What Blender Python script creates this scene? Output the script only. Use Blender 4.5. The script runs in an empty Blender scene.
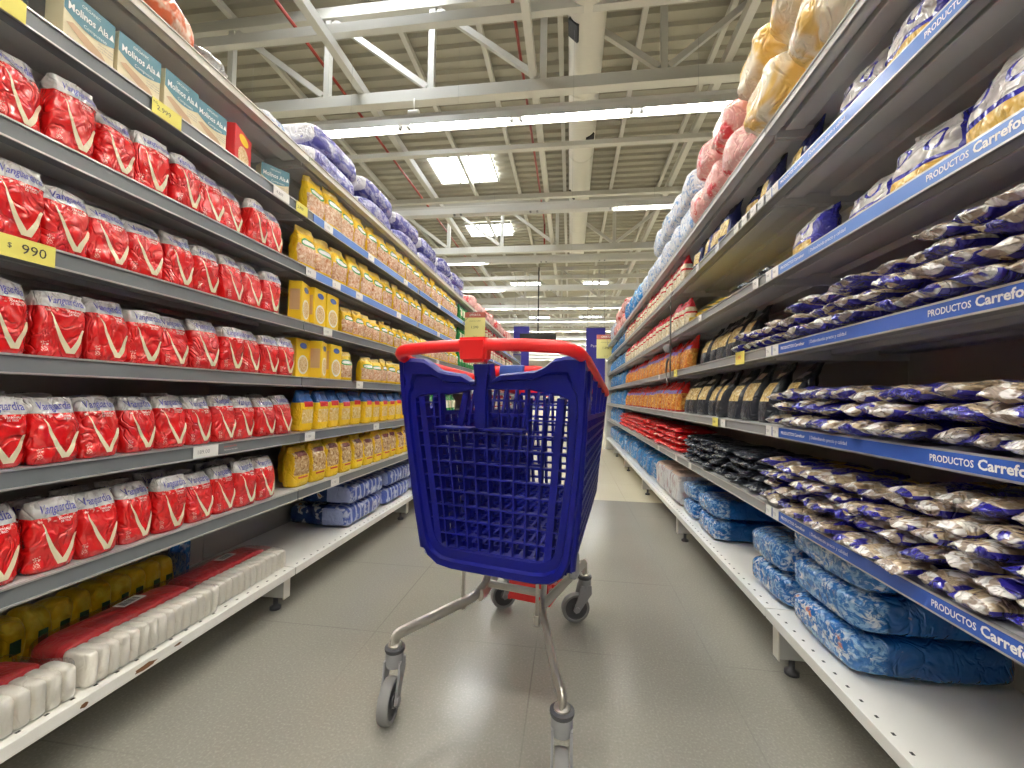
import bpy, bmesh, math, random
from mathutils import Vector, Matrix, noise
PI = math.pi
random.seed(7)
SC = bpy.context.scene
COL = SC.collection
R = random.uniform

# ------------------------------------------------------------------ nodes
class X:
    """a node socket with arithmetic"""
    def __init__(s, m, sock): s.m, s.s = m, sock
    def _m(s, op, b=None, c=None):
        n = s.m.N('ShaderNodeMath'); n.operation = op
        for i, v in enumerate((s, b, c)):
            if v is None: continue
            if isinstance(v, X): s.m.L(v.s, n.inputs[i])
            else: n.inputs[i].default_value = v
        return X(s.m, n.outputs[0])
    def __add__(s, b): return s._m('ADD', b)
    __radd__ = __add__
    def __sub__(s, b): return s._m('SUBTRACT', b)
    def __rsub__(s, b): return s.m.val(b)._m('SUBTRACT', s)
    def __mul__(s, b): return s._m('MULTIPLY', b)
    __rmul__ = __mul__
    def __truediv__(s, b): return s._m('DIVIDE', b)
    def gt(s, b): return s._m('GREATER_THAN', b)
    def lt(s, b): return s._m('LESS_THAN', b)
    def abs(s): return s._m('ABSOLUTE')
    def frac(s): return s._m('FRACT')
    def max(s, b): return s._m('MAXIMUM', b)
    def min(s, b): return s._m('MINIMUM', b)
    def sin(s): return s._m('SINE')
    def step(s, a, b):
        n = s.m.N('ShaderNodeMapRange'); n.interpolation_type = 'SMOOTHSTEP'
        s.m.L(s.s, n.inputs[0]); n.inputs[1].default_value = a; n.inputs[2].default_value = b
        return X(s.m, n.outputs[0])

class Mat:
    def __init__(s, name, rough=.5, metal=0, col=(.8, .8, .8), spec=.5, coat=0):
        s.mat = bpy.data.materials.new(name); s.mat.use_nodes = True
        s.t = s.mat.node_tree; s.b = s.t.nodes['Principled BSDF']; s.out = s.t.nodes['Material Output']
        s.b.inputs['Roughness'].default_value = rough; s.b.inputs['Metallic'].default_value = metal
        s.b.inputs['Base Color'].default_value = (*col, 1); s.b.inputs['Specular IOR Level'].default_value = spec
        s.b.inputs['Coat Weight'].default_value = coat; s.b.inputs['Coat Roughness'].default_value = .12
        s._uv = s._co = None
    def N(s, t): return s.t.nodes.new(t)
    def L(s, a, b): s.t.links.new(a, b)
    def val(s, v):
        n = s.N('ShaderNodeValue'); n.outputs[0].default_value = v; return X(s, n.outputs[0])
    def coord(s, which):
        if s._co is None: s._co = s.N('ShaderNodeTexCoord')
        return s._co.outputs[which]
    def uv(s):
        n = s.N('ShaderNodeSeparateXYZ'); s.L(s.coord('UV'), n.inputs[0])
        return X(s, n.outputs[0]), X(s, n.outputs[1])
    def xyz(s, which='Object'):
        n = s.N('ShaderNodeSeparateXYZ'); s.L(s.coord(which), n.inputs[0])
        return [X(s, n.outputs[i]) for i in range(3)]
    def rand(s):
        return X(s, s.N('ShaderNodeObjectInfo').outputs['Random'])
    def vec(s, which='Object', scale=(1, 1, 1), off=None):
        n = s.N('ShaderNodeMapping'); s.L(s.coord(which), n.inputs[0]); n.inputs['Scale'].default_value = scale
        if off is not None:
            c = s.N('ShaderNodeCombineXYZ')
            for i in range(3): s.L(off.s, c.inputs[i])
            s.L(c.outputs[0], n.inputs['Location'])
        return n.outputs[0]
    def noise(s, vec, scale, detail=3, rough=.55, dist=0):
        n = s.N('ShaderNodeTexNoise'); s.L(vec, n.inputs['Vector'])
        n.inputs['Scale'].default_value = scale; n.inputs['Detail'].default_value = detail
        n.inputs['Roughness'].default_value = rough; n.inputs['Distortion'].default_value = dist
        return X(s, n.outputs[0])
    def voro(s, vec, scale, feature='F1', out='Distance'):
        n = s.N('ShaderNodeTexVoronoi'); n.feature = feature; s.L(vec, n.inputs['Vector']); n.inputs['Scale'].default_value = scale
        return X(s, n.outputs[out])
    def rgb(s, c):
        n = s.N('ShaderNodeRGB'); n.outputs[0].default_value = (*c, 1); return n.outputs[0]
    def mix(s, f, a, b):
        n = s.N('ShaderNodeMix'); n.data_type = 'RGBA'
        if isinstance(f, X): s.L(f.s, n.inputs[0])
        else: n.inputs[0].default_value = f
        for v, i in ((a, 6), (b, 7)):
            if isinstance(v, tuple): n.inputs[i].default_value = (*v, 1)
            else: s.L(v, n.inputs[i])
        return n.outputs[2]
    def color(s, c): s.L(c, s.b.inputs['Base Color']); return s
    def rough(s, x): s.L(x.s, s.b.inputs['Roughness']); return s
    def bump(s, h, strength=.4, dist=.004):
        n = s.N('ShaderNodeBump'); n.inputs['Strength'].default_value = strength; n.inputs['Distance'].default_value = dist
        s.L(h.s, n.inputs['Height']); s.L(n.outputs[0], s.b.inputs['Normal'])
        if s.b.inputs['Coat Weight'].default_value > 0: s.L(n.outputs[0], s.b.inputs['Coat Normal'])
        return s
    def crinkle(s, scale=1, strength=.5, dist=.006):
        """folds of a plastic film"""
        r = s.rand() * 9
        v = s.vec('Object', (scale, scale, scale * .7), r)
        a = s.noise(v, 22, 2, .5, 1.2); b = s.voro(v, 26, 'DISTANCE_TO_EDGE')
        c = (a - .5).abs().step(0, .10)
        return s.bump(c * .6 + b.step(0, .3) * .4 + a * .5, strength, dist)

def flat(name, col, rough=.5, metal=0, spec=.5, coat=0):
    return Mat(name, rough, metal, col, spec, coat).mat

def film(name, fn, rough=.22, scale=1, strength=.5, coat=0, dist=.006):
    m = Mat(name, rough, coat=coat); m.color(fn(m)); m.crinkle(scale, strength, dist); return m.mat

# ------------------------------------------------------------------ mesh builder
class MB:
    def __init__(s): s.v, s.f, s.uv, s.mi = [], [], [], []
    def add(s, vs, fs, uvs=None, mi=0):
        b = len(s.v); s.v += [tuple(p) for p in vs]
        for f in fs:
            s.f.append(tuple(b + i for i in f)); s.mi.append(mi)
            s.uv.append([uvs[i] for i in f] if uvs else [(0, 0)] * len(f))
        return s
    def box(s, lo, hi, mi=0, bev=0):
        x0, y0, z0 = lo; x1, y1, z1 = hi
        if bev:
            bm = bmesh.new(); bmesh.ops.create_cube(bm, size=1)
            for v in bm.verts: v.co = ((x0 + x1) / 2 + v.co.x * (x1 - x0), (y0 + y1) / 2 + v.co.y * (y1 - y0), (z0 + z1) / 2 + v.co.z * (z1 - z0))
            bmesh.ops.bevel(bm, geom=bm.edges[:], offset=bev, segments=2, affect='EDGES', profile=.5)
            s.bm(bm, mi); return s
        vs = [(x0, y0, z0), (x1, y0, z0), (x1, y1, z0), (x0, y1, z0), (x0, y0, z1), (x1, y0, z1), (x1, y1, z1), (x0, y1, z1)]
        return s.add(vs, [(0, 3, 2, 1), (4, 5, 6, 7), (0, 1, 5, 4), (1, 2, 6, 5), (2, 3, 7, 6), (3, 0, 4, 7)], None, mi)
    def bm(s, bm, mi=0):
        bm.verts.index_update()
        s.add([v.co[:] for v in bm.verts], [tuple(v.index for v in f.verts) for f in bm.faces], None, mi); bm.free()
    def bar(s, p0, p1, w, h, up=(0, 0, 1), mi=0):
        p0, p1 = Vector(p0), Vector(p1); d = (p1 - p0).normalized(); u = Vector(up); a = d.cross(u)
        if a.length < 1e-5: a = d.cross(Vector((1, 0, 0)))
        a.normalize(); u = a.cross(d); a *= w / 2; u *= h / 2
        vs = [p0 - a - u, p0 + a - u, p0 + a + u, p0 - a + u, p1 - a - u, p1 + a - u, p1 + a + u, p1 - a + u]
        return s.add(vs, [(3, 2, 1, 0), (4, 5, 6, 7), (0, 1, 5, 4), (1, 2, 6, 5), (2, 3, 7, 6), (3, 0, 4, 7)], None, mi)
    def tube(s, pts, r, n=10, mi=0, sx=1, sy=1, closed=False, up=(0, 0, 1)):
        pts = [Vector(p) for p in pts]; k = len(pts); vs = []
        for i, p in enumerate(pts):
            a = pts[(i - 1) % k] if (i or closed) else p; b = pts[(i + 1) % k] if (i < k - 1 or closed) else p
            d = (b - a).normalized(); x = d.cross(Vector(up))
            if x.length < .05: x = d.cross(Vector((0, 1, 0)))
            x.normalize(); y = x.cross(d)
            rr = r[i] if isinstance(r, (list, tuple)) else r
            for j in range(n):
                t = 2 * PI * j / n; vs.append(p + x * math.cos(t) * rr * sx + y * math.sin(t) * rr * sy)
        fs = []
        for i in range(k if closed else k - 1):
            for j in range(n):
                i2 = (i + 1) % k
                fs.append((i * n + j, i * n + (j + 1) % n, i2 * n + (j + 1) % n, i2 * n + j))
        if not closed: fs += [tuple(range(n))[::-1], tuple((k - 1) * n + j for j in range(n))]
        return s.add(vs, fs, None, mi)
    def lathe(s, prof, axis=2, n=20, c=(0, 0, 0), mi=0, caps=True):
        vs, fs = [], []; k = len(prof); c = Vector(c)
        for r, z in prof:
            for j in range(n):
                t = 2 * PI * j / n; p = (r * math.cos(t), r * math.sin(t), z)
                if axis == 0: p = (p[2], p[0], p[1])
                elif axis == 1: p = (p[1], p[2], p[0])
                vs.append(c + Vector(p))
        for i in range(k - 1):
            for j in range(n): fs.append((i * n + j, i * n + (j + 1) % n, (i + 1) * n + (j + 1) % n, (i + 1) * n + j))
        if caps: fs += [tuple(range(n))[::-1], tuple((k - 1) * n + j for j in range(n))]
        return s.add(vs, fs, None, mi)
    def grid(s, fn, nu, nv, mi=0, wrap=False, capb=False, capt=False):
        """fn(u,v) -> point; u wraps around when wrap"""
        cu = nu if wrap else nu + 1
        vs = [fn(i / nu, j / nv) for j in range(nv + 1) for i in range(cu)]
        b = len(s.v); s.v += [tuple(p) for p in vs]
        for j in range(nv):
            for i in range(nu):
                i2 = (i + 1) % cu
                s.f.append((b + j * cu + i, b + j * cu + i2, b + (j + 1) * cu + i2, b + (j + 1) * cu + i)); s.mi.append(mi)
                s.uv.append([(i / nu, j / nv), ((i + 1) / nu, j / nv), ((i + 1) / nu, (j + 1) / nv), (i / nu, (j + 1) / nv)])
        if capb:
            s.f.append(tuple(b + i for i in range(cu))[::-1]); s.mi.append(mi); s.uv.append([(i / nu, 0) for i in range(cu)][::-1])
        if capt:
            s.f.append(tuple(b + nv * cu + i for i in range(cu))); s.mi.append(mi); s.uv.append([(i / nu, 1) for i in range(cu)])
        return s
    def mesh(s, name, mats, smooth=True, angle=None):
        me = bpy.data.meshes.new(name); me.from_pydata(s.v, [], s.f)
        l = me.uv_layers.new(name='UVMap'); k = 0
        flatuv = [c for f in s.uv for p in f for c in p]
        l.data.foreach_set('uv', flatuv)
        for m in (mats if isinstance(mats, (list, tuple)) else [mats]): me.materials.append(m)
        me.polygons.foreach_set('material_index', s.mi)
        me.polygons.foreach_set('use_smooth', [smooth] * len(s.f))
        if smooth and angle:
            bm = bmesh.new(); bm.from_mesh(me)
            for e in bm.edges:
                if len(e.link_faces) == 2 and e.calc_face_angle(0) > angle: e.smooth = False
            bm.to_mesh(me); bm.free()
        me.update(); return me

# ------------------------------------------------------------------ objects
SEEN = {}
def put(name, me, parent=None, loc=(0, 0, 0), rot=(0, 0, 0)):
    o = bpy.data.objects.new(name, me); COL.objects.link(o); o.location = loc; o.rotation_euler = rot
    if parent: o.parent = parent
    return o
def tag(o, label, cat, group=None, kind=None):
    o['label'] = label; o['category'] = cat
    SEEN[label] = SEEN.get(label, 0) + 1
    if group: o['group'] = group
    if kind: o['kind'] = kind
    return o
def struct(o): o['kind'] = 'structure'; return o
KIDS = {}
def dup(root, label, loc, rot=(0, 0, 0), scale=None, cat=None, group=None):
    if root not in KIDS: KIDS[root] = [(c, [g for g in bpy.data.objects if g.parent == c]) for c in bpy.data.objects if c.parent == root]
    if not root.get('used'):
        r = root; r['used'] = 1
    else:
        r = root.copy(); COL.objects.link(r)
        for c, gs in KIDS[root]:
            d = c.copy(); COL.objects.link(d); d.parent = r
            for g in gs:
                e = g.copy(); COL.objects.link(e); e.parent = d
    r.location = loc; r.rotation_euler = rot
    if scale: r.scale = scale
    tag(r, label, cat or r['category'], group or r.get('group'))
    return r
ORD = ('first second third fourth fifth sixth seventh eighth ninth tenth eleventh twelfth thirteenth fourteenth fifteenth sixteenth '
       'seventeenth eighteenth nineteenth twentieth').split()
ORD += ['twenty-' + w for w in ORD[:9]] + ['thirtieth'] + ['thirty-' + w for w in ORD[:9]] + ['fortieth'] + ['forty-' + w for w in ORD[:9]] + ['fiftieth'] + ['fifty-' + w for w in ORD[:9]]

_T = {}
def text2d(s, bold=0):
    """outline of a line of lettering: unit height, starts at x=0"""
    if (s, bold) in _T: return _T[(s, bold)]
    c = bpy.data.curves.new('t', 'FONT'); c.body = s; c.offset = bold; c.resolution_u = 2
    o = bpy.data.objects.new('t', c); me = bpy.data.meshes.new_from_object(o)
    vs = [(v.co.x, v.co.y) for v in me.vertices]; fs = [tuple(p.vertices) for p in me.polygons]
    bpy.data.objects.remove(o); bpy.data.curves.remove(c); bpy.data.meshes.remove(me)
    x0 = min(v[0] for v in vs); w = max(v[0] for v in vs) - x0
    vs = [((x - x0) / .7, y / .7) for x, y in vs]
    _T[(s, bold)] = (vs, fs, w / .7); return _T[(s, bold)]
def letter(mb, s, fn, x, y, h, mi=0, maxw=None, bold=0, center=False):
    """lettering laid on a surface: fn(x,y) -> point in 3-D"""
    vs, fs, w = text2d(s, bold); k = h; kx = h if not maxw else min(h, maxw / w)
    if center: x -= w * kx / 2
    mb.add([fn(x + a * kx, y + b * k) for a, b in vs], fs, None, mi); return w * kx
# ------------------------------------------------------------------ colours of the place
WHITE = flat('white_paint', (.78, .78, .75), .35)
STEEL = flat('grey_shelf_steel', (.52, .525, .525), .38, 0, .5)
STEELR = flat('noodle_side_lip', (.27, .275, .28), .36)
STEELD = flat('dark_shelf_lip', (.15, .165, .18), .3)
ALU = flat('aluminium_edge', (.62, .62, .60), .3, .6)
CREAM = flat('cream_ledge_edge', (.66, .64, .58), .4)
PANEL = flat('shelf_back_grey', (.45, .44, .42), .5)
PANELB = flat('shelf_back_brown', (.46, .43, .41), .5)
BLUESTRIP = flat('blue_price_rail', (.05, .125, .50), .22)
BLUEPALE = flat('pale_blue_price_rail', (.16, .29, .68), .2)
PAPER = flat('white_card', (.8, .8, .78), .6)
YELLOWTAG = flat('yellow_card', (.80, .72, .16), .6)
INK = flat('black_ink', (.02, .02, .025), .6)
GREYINK = flat('grey_ink', (.25, .25, .28), .6)
REDINK = flat('red_ink', (.65, .04, .03), .6)
WHITEINK = flat('white_ink', (.85, .85, .85), .5)
BLACK = flat('black_plastic', (.012, .012, .014), .4)
RUBBER = flat('caster_rubber', (.20, .20, .205), .6)
GREYPL = flat('grey_caster_plastic', (.25, .255, .27), .4)
DARKPL = flat('dark_hub_plastic', (.045, .047, .055), .5)
CARTMETAL = Mat('brushed_leg_metal', .32, .85, (.55, .53, .49)).mat
CARTRED = flat('red_cart_plastic', (.80, .012, .015), .32)
CARTBLUE = flat('blue_cart_plastic', (.003, .005, .15), .40, 0, .2)
BADGE = flat('blue_badge', (.05, .11, .42), .35)

def _floor(name, a, b, c):
    m = Mat(name, .3, spec=.5)
    v = m.vec('Object'); n1 = m.noise(v, 1.3, 2, .5); n2 = m.noise(v, 150, 2, .6)
    x, y, z = m.xyz()
    tx = ((x + .11) / .61).frac(); ty = ((y + .29) / .61).frac()
    gx = (tx - .5).abs().gt(.4965); gy = (ty - .5).abs().gt(.4965)
    col = m.mix(n1.step(.2, .8), a, b)
    col = m.mix(n2.step(.5, .75) * .45, col, c)
    col = m.mix(n2.step(.25, .5), m.mix(.75, tuple(q * .7 for q in a), col), col)
    col = m.mix(gx.max(gy) * n1.step(.35, .6) * .45, col, tuple(q * .5 for q in a))
    m.color(col); m.rough(n2 * .10 + .14); return m.mat
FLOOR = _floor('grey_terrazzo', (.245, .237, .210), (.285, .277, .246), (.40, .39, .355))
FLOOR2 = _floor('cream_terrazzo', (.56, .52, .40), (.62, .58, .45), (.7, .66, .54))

def _roof():
    m = Mat('roof_sheet', .6); n = m.noise(m.vec('Object'), .6, 3)
    m.color(m.mix(n, (.35, .335, .275), (.42, .40, .33))); return m.mat
ROOF = _roof()
BEAM = flat('painted_truss_steel', (.60, .595, .555), .45)
DUCT = flat('galvanised_duct', (.72, .70, .64), .45)
PIPE = flat('red_sprinkler_pipe', (.30, .03, .02), .4)

def emit(name, col, k):
    m = Mat(name); e = m.N('ShaderNodeEmission'); e.inputs[0].default_value = (*col, 1); e.inputs[1].default_value = k
    m.L(e.outputs[0], m.out.inputs[0]); return m.mat
TUBE = emit('lit_tube', (1, .955, .86), 70)
OFFTUBE = flat('unlit_tube', (.8, .8, .78), .2)
SKY = emit('lit_skylight', (.95, .98, 1), 9)

# ------------------------------------------------------------------ packaging materials
def m_red(m):
    u, v = m.uv(); n = m.noise(m.vec('Object', (1, 1, 1), m.rand() * 5), 60, 2)
    c = m.mix(n.step(.55, .75) * .35, (.66, .010, .012), (.80, .05, .04))
    dots = m.noise(m.vec('UV', (60, 26, 1)), 1, 0).gt(.6) * (u - .5).abs().lt(.12) * (v - .78).abs().lt(.09)
    sm = m.noise(m.vec('UV', (110, 40, 1)), 1, 0).gt(.55) * (u - .405).abs().lt(.03) * (v - .16).abs().lt(.08)
    return m.mix((dots * .5).max(sm * .7), c, (.85, .62, .55))
RED = film('red_bag_film', m_red, .18, 1, .85, .85)
def m_redtop(m):
    n = m.noise(m.vec('Object', (1, 1, 1), m.rand() * 5), 25, 3)
    return m.mix(n.step(.35, .7), (.50, .49, .49), (.74, .73, .71))
REDTOP = film('white_bag_film', m_redtop, .2, 1, .8, .7)
CREAMV = film('cream_print', lambda m: m.rgb((.80, .70, .50)), .3, 1, .3)
PURPLEINK = flat('purple_ink', (.06, .06, .30), .4)

def pasta(m, scale, a=(.62, .44, .24), b=(.80, .68, .46), d=(.30, .17, .08)):
    n = m.noise(m.vec('Object', (1, 1, 1), m.rand() * 7), scale, 3, .6, .6)
    return m.mix(n.step(.52, .64), m.mix(n.step(.34, .48), d, a), b)
def m_yel(m):   # yellow pack, green-white badge, see-through belly
    u, v = m.uv(); c = m.rgb((.80, .52, .02)); p = pasta(m, 70, (.62, .40, .30), (.80, .66, .54), (.42, .14, .08))
    win = (u - .5).abs().lt(.19) * v.lt(.56) * v.gt(.10)
    c = m.mix(win * .9, c, p)
    e = ((u - .5) / .12); f = ((v - .63) / .10); g = (e * e + f * f)
    c = m.mix(g.lt(1), c, (.05, .28, .07)); h = (e * e * 1.9 + f * f * 3.4)
    c = m.mix(h.lt(1), c, (.75, .74, .68))
    return m.mix(v.gt(.86) * .5, c, (.75, .60, .25))
YEL = film('yellow_pasta_film', m_yel, .22, 1, .5)
def m_yel2(m):  # yellow with big clear window
    u, v = m.uv(); c = m.rgb((.84, .56, .02)); p = pasta(m, 60, (.56, .36, .16), (.80, .66, .42), (.20, .08, .03))
    n = m.noise(m.vec('UV', (4, 4, 1), m.rand() * 7), 1.5, 2)
    win = ((u - .5).abs() + (n - .5) * .12).lt(.13) * v.gt(.28) * v.lt(.84)
    c = m.mix(win, c, p)
    b = (u - .5).abs().lt(.07) * (v - .80).abs().lt(.06)
    c = m.mix(b, c, (.16, .04, .03))
    r = (u - .5).abs().lt(.06) * (v - .22).abs().lt(.022)
    return m.mix(r, c, (.55, .06, .03))
YEL2 = film('yellow_window_film', m_yel2, .2, 1, .55)
def m_yelblue(m):
    u, v = m.uv(); c = m.rgb((.84, .55, .02)); p = pasta(m, 70, (.72, .52, .22), (.85, .74, .5), (.6, .36, .08))
    c = m.mix(((u - .5).abs().lt(.13) * (v - .36).abs().lt(.17)) * .8, c, p)
    c = m.mix(v.gt(.70), c, (.02, .10, .36))
    r = (u - .5).abs().lt(.075) * (v - .66).abs().lt(.065)
    return m.mix(r, c, (.62, .03, .03))
YELBLUE = film('yellow_blue_film', m_yelblue, .2, 1, .5)
def m_green(m):
    u, v = m.uv(); c = m.rgb((.02, .25, .06))
    return m.mix((u - .5).abs().lt(.12) * (v - .5).abs().lt(.2), c, (.7, .68, .5))
GREEN = film('green_bag_film', m_green, .22, 1, .5)
def m_cross(m):  # red & cream
    u, v = m.uv(); p = pasta(m, 60, (.66, .58, .42), (.82, .77, .64), (.50, .36, .22))
    return m.mix(v.gt(.70).max(v.lt(.10)).max((v - .52).abs().lt(.03)), p, (.48, .015, .03))
CREAMRED = film('cream_red_film', m_cross, .2, 1, .5)
def m_orange(m):
    u, v = m.uv(); p = pasta(m, 50, (.55, .20, .03), (.74, .42, .10), (.38, .06, .02))
    c = m.mix(v.gt(.62), p, (.60, .02, .015)); c = m.mix((v - .66).abs().lt(.06) * (u - .5).abs().lt(.16), c, (.20, .14, .45))
    return m.mix(v.lt(.06), c, (.5, .03, .02))
ORANGE = film('orange_red_film', m_orange, .2, 1, .5)
def m_black(m):
    u, v = m.uv(); p = pasta(m, 80, (.62, .44, .16), (.82, .70, .40), (.36, .2, .05))
    c = m.mix((u - .5).abs().lt(.125) * (v - .52).abs().lt(.16), (.016, .019, .028), p)
    return m.mix((u - .5).abs().lt(.06) * (v - .80).abs().lt(.055), c, (.55, .50, .46))
BLACKBAG = film('black_gold_film', m_black, .25, 1, .5)
def m_foil(m):
    u, v = m.uv(); n = m.noise(m.vec('Object', (1, .6, 1), m.rand() * 20), 40, 3, .6)
    n2 = m.noise(m.vec('Object', (1, .5, 1), m.rand() * 20), 15, 2, .5)
    p = m.mix(n.step(.52, .62), m.mix(n.step(.34, .48), (.17, .12, .08), (.44, .34, .23)), (.82, .79, .74))  # pasta mottle; the near-white flecks are film glints painted into the colour
    blue = (v + (n2 - .5) * .60).step(.27, .30).max((n2 + (u - .25).abs() * .6 - .15).step(.50, .525))
    c = m.mix(blue.min(1), p, (.020, .016, .25))
    e = (u - .25) / .11; f = (v - .62) / .14
    return m.mix((e * e + f * f).lt(1), c, (.52, .36, .10))
FOIL = film('blue_clear_film', m_foil, .08, 1.1, .8, .7)
def m_foilend(m):
    n = m.noise(m.vec('Object', (1, .4, 1), m.rand() * 20), 42, 2); n2 = m.noise(m.vec('Object', (1, .5, 1), m.rand() * 20), 15, 2, .5)
    c = m.mix(n.step(.48, .56), (.34, .275, .23), (.80, .78, .77))  # clear crimp; its white patches paint in light glinting off the folds
    return m.mix(n2.step(.53, .55), c, (.020, .016, .25))
FOILEND = film('crimped_clear_film', m_foilend, .08, 1.2, .8, .7)
def m_blackpile(m):
    n = m.noise(m.vec('Object', (1, .6, 1), m.rand() * 20), 30, 3)
    return m.mix(n.step(.6, .72) * .6, (.018, .022, .034), (.20, .22, .26))
BLACKPILE = film('black_pile_film', m_blackpile, .22, 1.1, .7)
def m_redpile(m):
    n = m.noise(m.vec('Object', (1, .6, 1), m.rand() * 20), 34, 3)
    return m.mix(n.step(.60, .68), (.56, .012, .012), (.72, .30, .20))
REDPILE = film('red_pile_film', m_redpile, .2, 1.1, .6)
def m_bigfoil(m):
    u, v = m.uv(); n = m.noise(m.vec('Object', (1, .6, 1), m.rand() * 20), 46, 3)
    p = m.mix(n.step(.5, .62), (.55, .36, .10), (.82, .68, .34))
    s = m.noise(m.vec('Object', (1, 1, 1), m.rand() * 20), 20, 2)
    c = m.mix((v - .25).abs().lt(.17) * (u - .25).abs().lt(.2), (.02, .018, .24), p)
    return m.mix((v - .74).abs().lt(.17) * (u - .25).abs().lt(.2), c, m.mix(s, (.36, .34, .36), (.62, .6, .6)))
BIGFOIL = film('blue_window_film', m_bigfoil, .14, 1, .6)
def m_bigstand(m):
    u, v = m.uv(); n = m.noise(m.vec('Object', (1, 1, .5), m.rand() * 20), 46, 3)
    y = m.mix(n.step(.5, .62), (.62, .40, .10), (.85, .70, .36)); s = m.noise(m.vec('Object', (1, 1, 1), m.rand() * 20), 20, 2)
    c = m.mix(v.gt(.30), y, m.mix(s.step(.35, .65), (.34, .32, .33), (.66, .64, .62)))
    for cx in (.44, .56):
        e = (u - cx) / .04; f = (v - .58) / .13; g = e * e + f * f
        c = m.mix(g.lt(1) * (1 - g.lt(.45)), c, (.02, .018, .24))
    c = m.mix(((u - .5).abs() + (s - .5) * .08).gt(.155), c, (.016, .014, .22))
    return m.mix((v - .32).abs().lt(.03), c, (.02, .018, .24))
BIGSTAND = film('blue_silver_film', m_bigstand, .14, 1, .6)
def m_navy(m):
    u, v = m.uv(); p = pasta(m, 50, (.62, .44, .14), (.82, .7, .4), (.3, .18, .05))
    return m.mix((u - .5).abs().lt(.12) * (v - .42).abs().lt(.16), (.012, .016, .10), p)
NAVYBAG = film('navy_gold_film', m_navy, .2, 1, .55)
def m_sack(m):
    n = m.noise(m.vec('Object', (1, 1, 1), m.rand() * 9), 5, 3, .6, .5)
    c = m.mix(n.step(.47, .60), (.80, .73, .58), (.76, .50, .14))
    return m.mix(n.step(.62, .70), c, (.80, .36, .05))
SACK = film('clear_snack_film', m_sack, .2, .55, .65, 0, .010)
def m_pink(m):
    n = m.noise(m.vec('Object', (1, 1, 1), m.rand() * 9), 9, 3)
    n2 = m.noise(m.vec('Object', (1, 1, 1), m.rand() * 9), 60, 2)
    c = m.mix(n.step(.54, .62), (.74, .40, .38), (.60, .06, .07)); return m.mix(n2.step(.55, .65) * .7, c, (.82, .66, .60))
PINK = film('pink_film', m_pink, .22, .6, .6, 0, .008)
def m_purple(m):
    n = m.noise(m.vec('Object', (.5, 1, 1), m.rand() * 9), 30, 3, .6, .8); x, y, z = m.xyz('Generated')
    c = m.mix(n.step(.44, .58), (.10, .10, .34), (.40, .40, .60))
    w = (x - .02).abs().lt(.035) + (x - .93).abs().lt(.03)
    return m.mix(w.min(1) * n.step(.3, .4), c, (.70, .70, .74))
PURPLE = film('purple_white_film', m_purple, .25, .6, .55, 0, .008)
def m_roll(m):
    n = m.noise(m.vec('Object', (1, 1, 1), m.rand() * 9), 42, 3, .6, .5)
    return m.mix(n.step(.46, .66), (.62, .64, .70), (.16, .30, .58))
ROLL = film('white_blue_film', m_roll, .25, .6, .5, 0, .008)
def m_sky(m):
    n = m.noise(m.vec('Object', (1, 1, 1), m.rand() * 9), 34, 3, .6, .5); n3 = m.noise(m.vec('Object', (1, 1, 1), m.rand() * 9), 7, 1)
    return m.mix(n.step(.50, .66) * n3.step(.35, .6), (.025, .19, .50), (.52, .64, .74))
SKYBLUE = film('light_blue_film', m_sky, .22, .7, .55, 0, .008)
def m_bluepack(m):
    x, y, z = m.xyz('Generated'); n = m.noise(m.vec('Object', (1, 1, 1.3), m.rand() * 9), 48, 3, .65, .8)
    n2 = m.noise(m.vec('Object', (1, 1, 1.6), m.rand() * 9), 15, 2)
    body = m.mix(n.step(.66, .72) * n2.step(.5, .6) * .5, (.006, .075, .27), (.34, .40, .50))
    end = m.mix(n.step(.44, .60), (.015, .13, .42), m.mix(n2.step(.45, .62), (.22, .42, .68), (.64, .72, .78)))
    end = m.mix(n2.step(.66, .72) * n.step(.4, .5), end, (.62, .22, .09))
    return m.mix((y + (n2 - .5) * .15).step(.17, .22).max(z.gt(.93) * y.gt(.3)), end, body)
BLUEPACK = film('blue_pack_film', m_bluepack, .15, .7, .6, .3, .007)
def m_whitepack(m):
    x, y, z = m.xyz('Generated'); n = m.noise(m.vec('Object', (1, 1, .5), m.rand() * 9), 26, 3, .6)
    c = m.mix(n.step(.5, .62), (.56, .57, .60), (.40, .30, .32)); return m.mix(z.gt(.9), c, (.60, .44, .36))
WHITEPACK = film('white_pack_film', m_whitepack, .2, .7, .5, 0, .007)
def m_navypack(m):
    x, y, z = m.xyz('Generated'); n = m.noise(m.vec('Object', (1, 1, 1), m.rand() * 9), 20, 3)
    st = (x * 9).frac().lt(.3)
    c = m.mix(n.step(.5, .62), (.06, .10, .36), (.44, .50, .70)); c = m.mix(st * y.lt(.4), c, (.30, .36, .62))
    back = m.mix(n.step(.54, .60), (.012, .04, .15), m.mix(n.step(.62, .68), (.50, .55, .60), (.50, .26, .10)))
    return m.mix(y.lt(.40), back, c)
NAVYPACK = film('navy_pack_film', m_navypack, .18, .7, .6, .2, .007)
WHITEEND = film('white_packet_film', lambda m: m.rgb((.88, .85, .78)), .3, .8, .35, .1)
REDSIDE = film('crimson_packet_film', lambda m: m.mix(m.noise(m.vec('Object'), 30, 2).step(.5, .7) * .3, (.62, .05, .06), (.66, .2, .18)), .3, .8, .35)
def m_noodle(m):
    x, y, z = m.xyz('Generated'); n = m.noise(m.vec('Object', (1, 1, 1), m.rand() * 9), 24, 2)
    return m.mix(n.step(.45, .65), (.85, .58, .01), (.92, .74, .06))
NOODLE = film('yellow_noodle_film', m_noodle, .3, .8, .5)
DKGREEN = flat('dark_green_label', (.05, .13, .06), .4)
RUST = flat('rust', (.16, .07, .025), .8)
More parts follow.
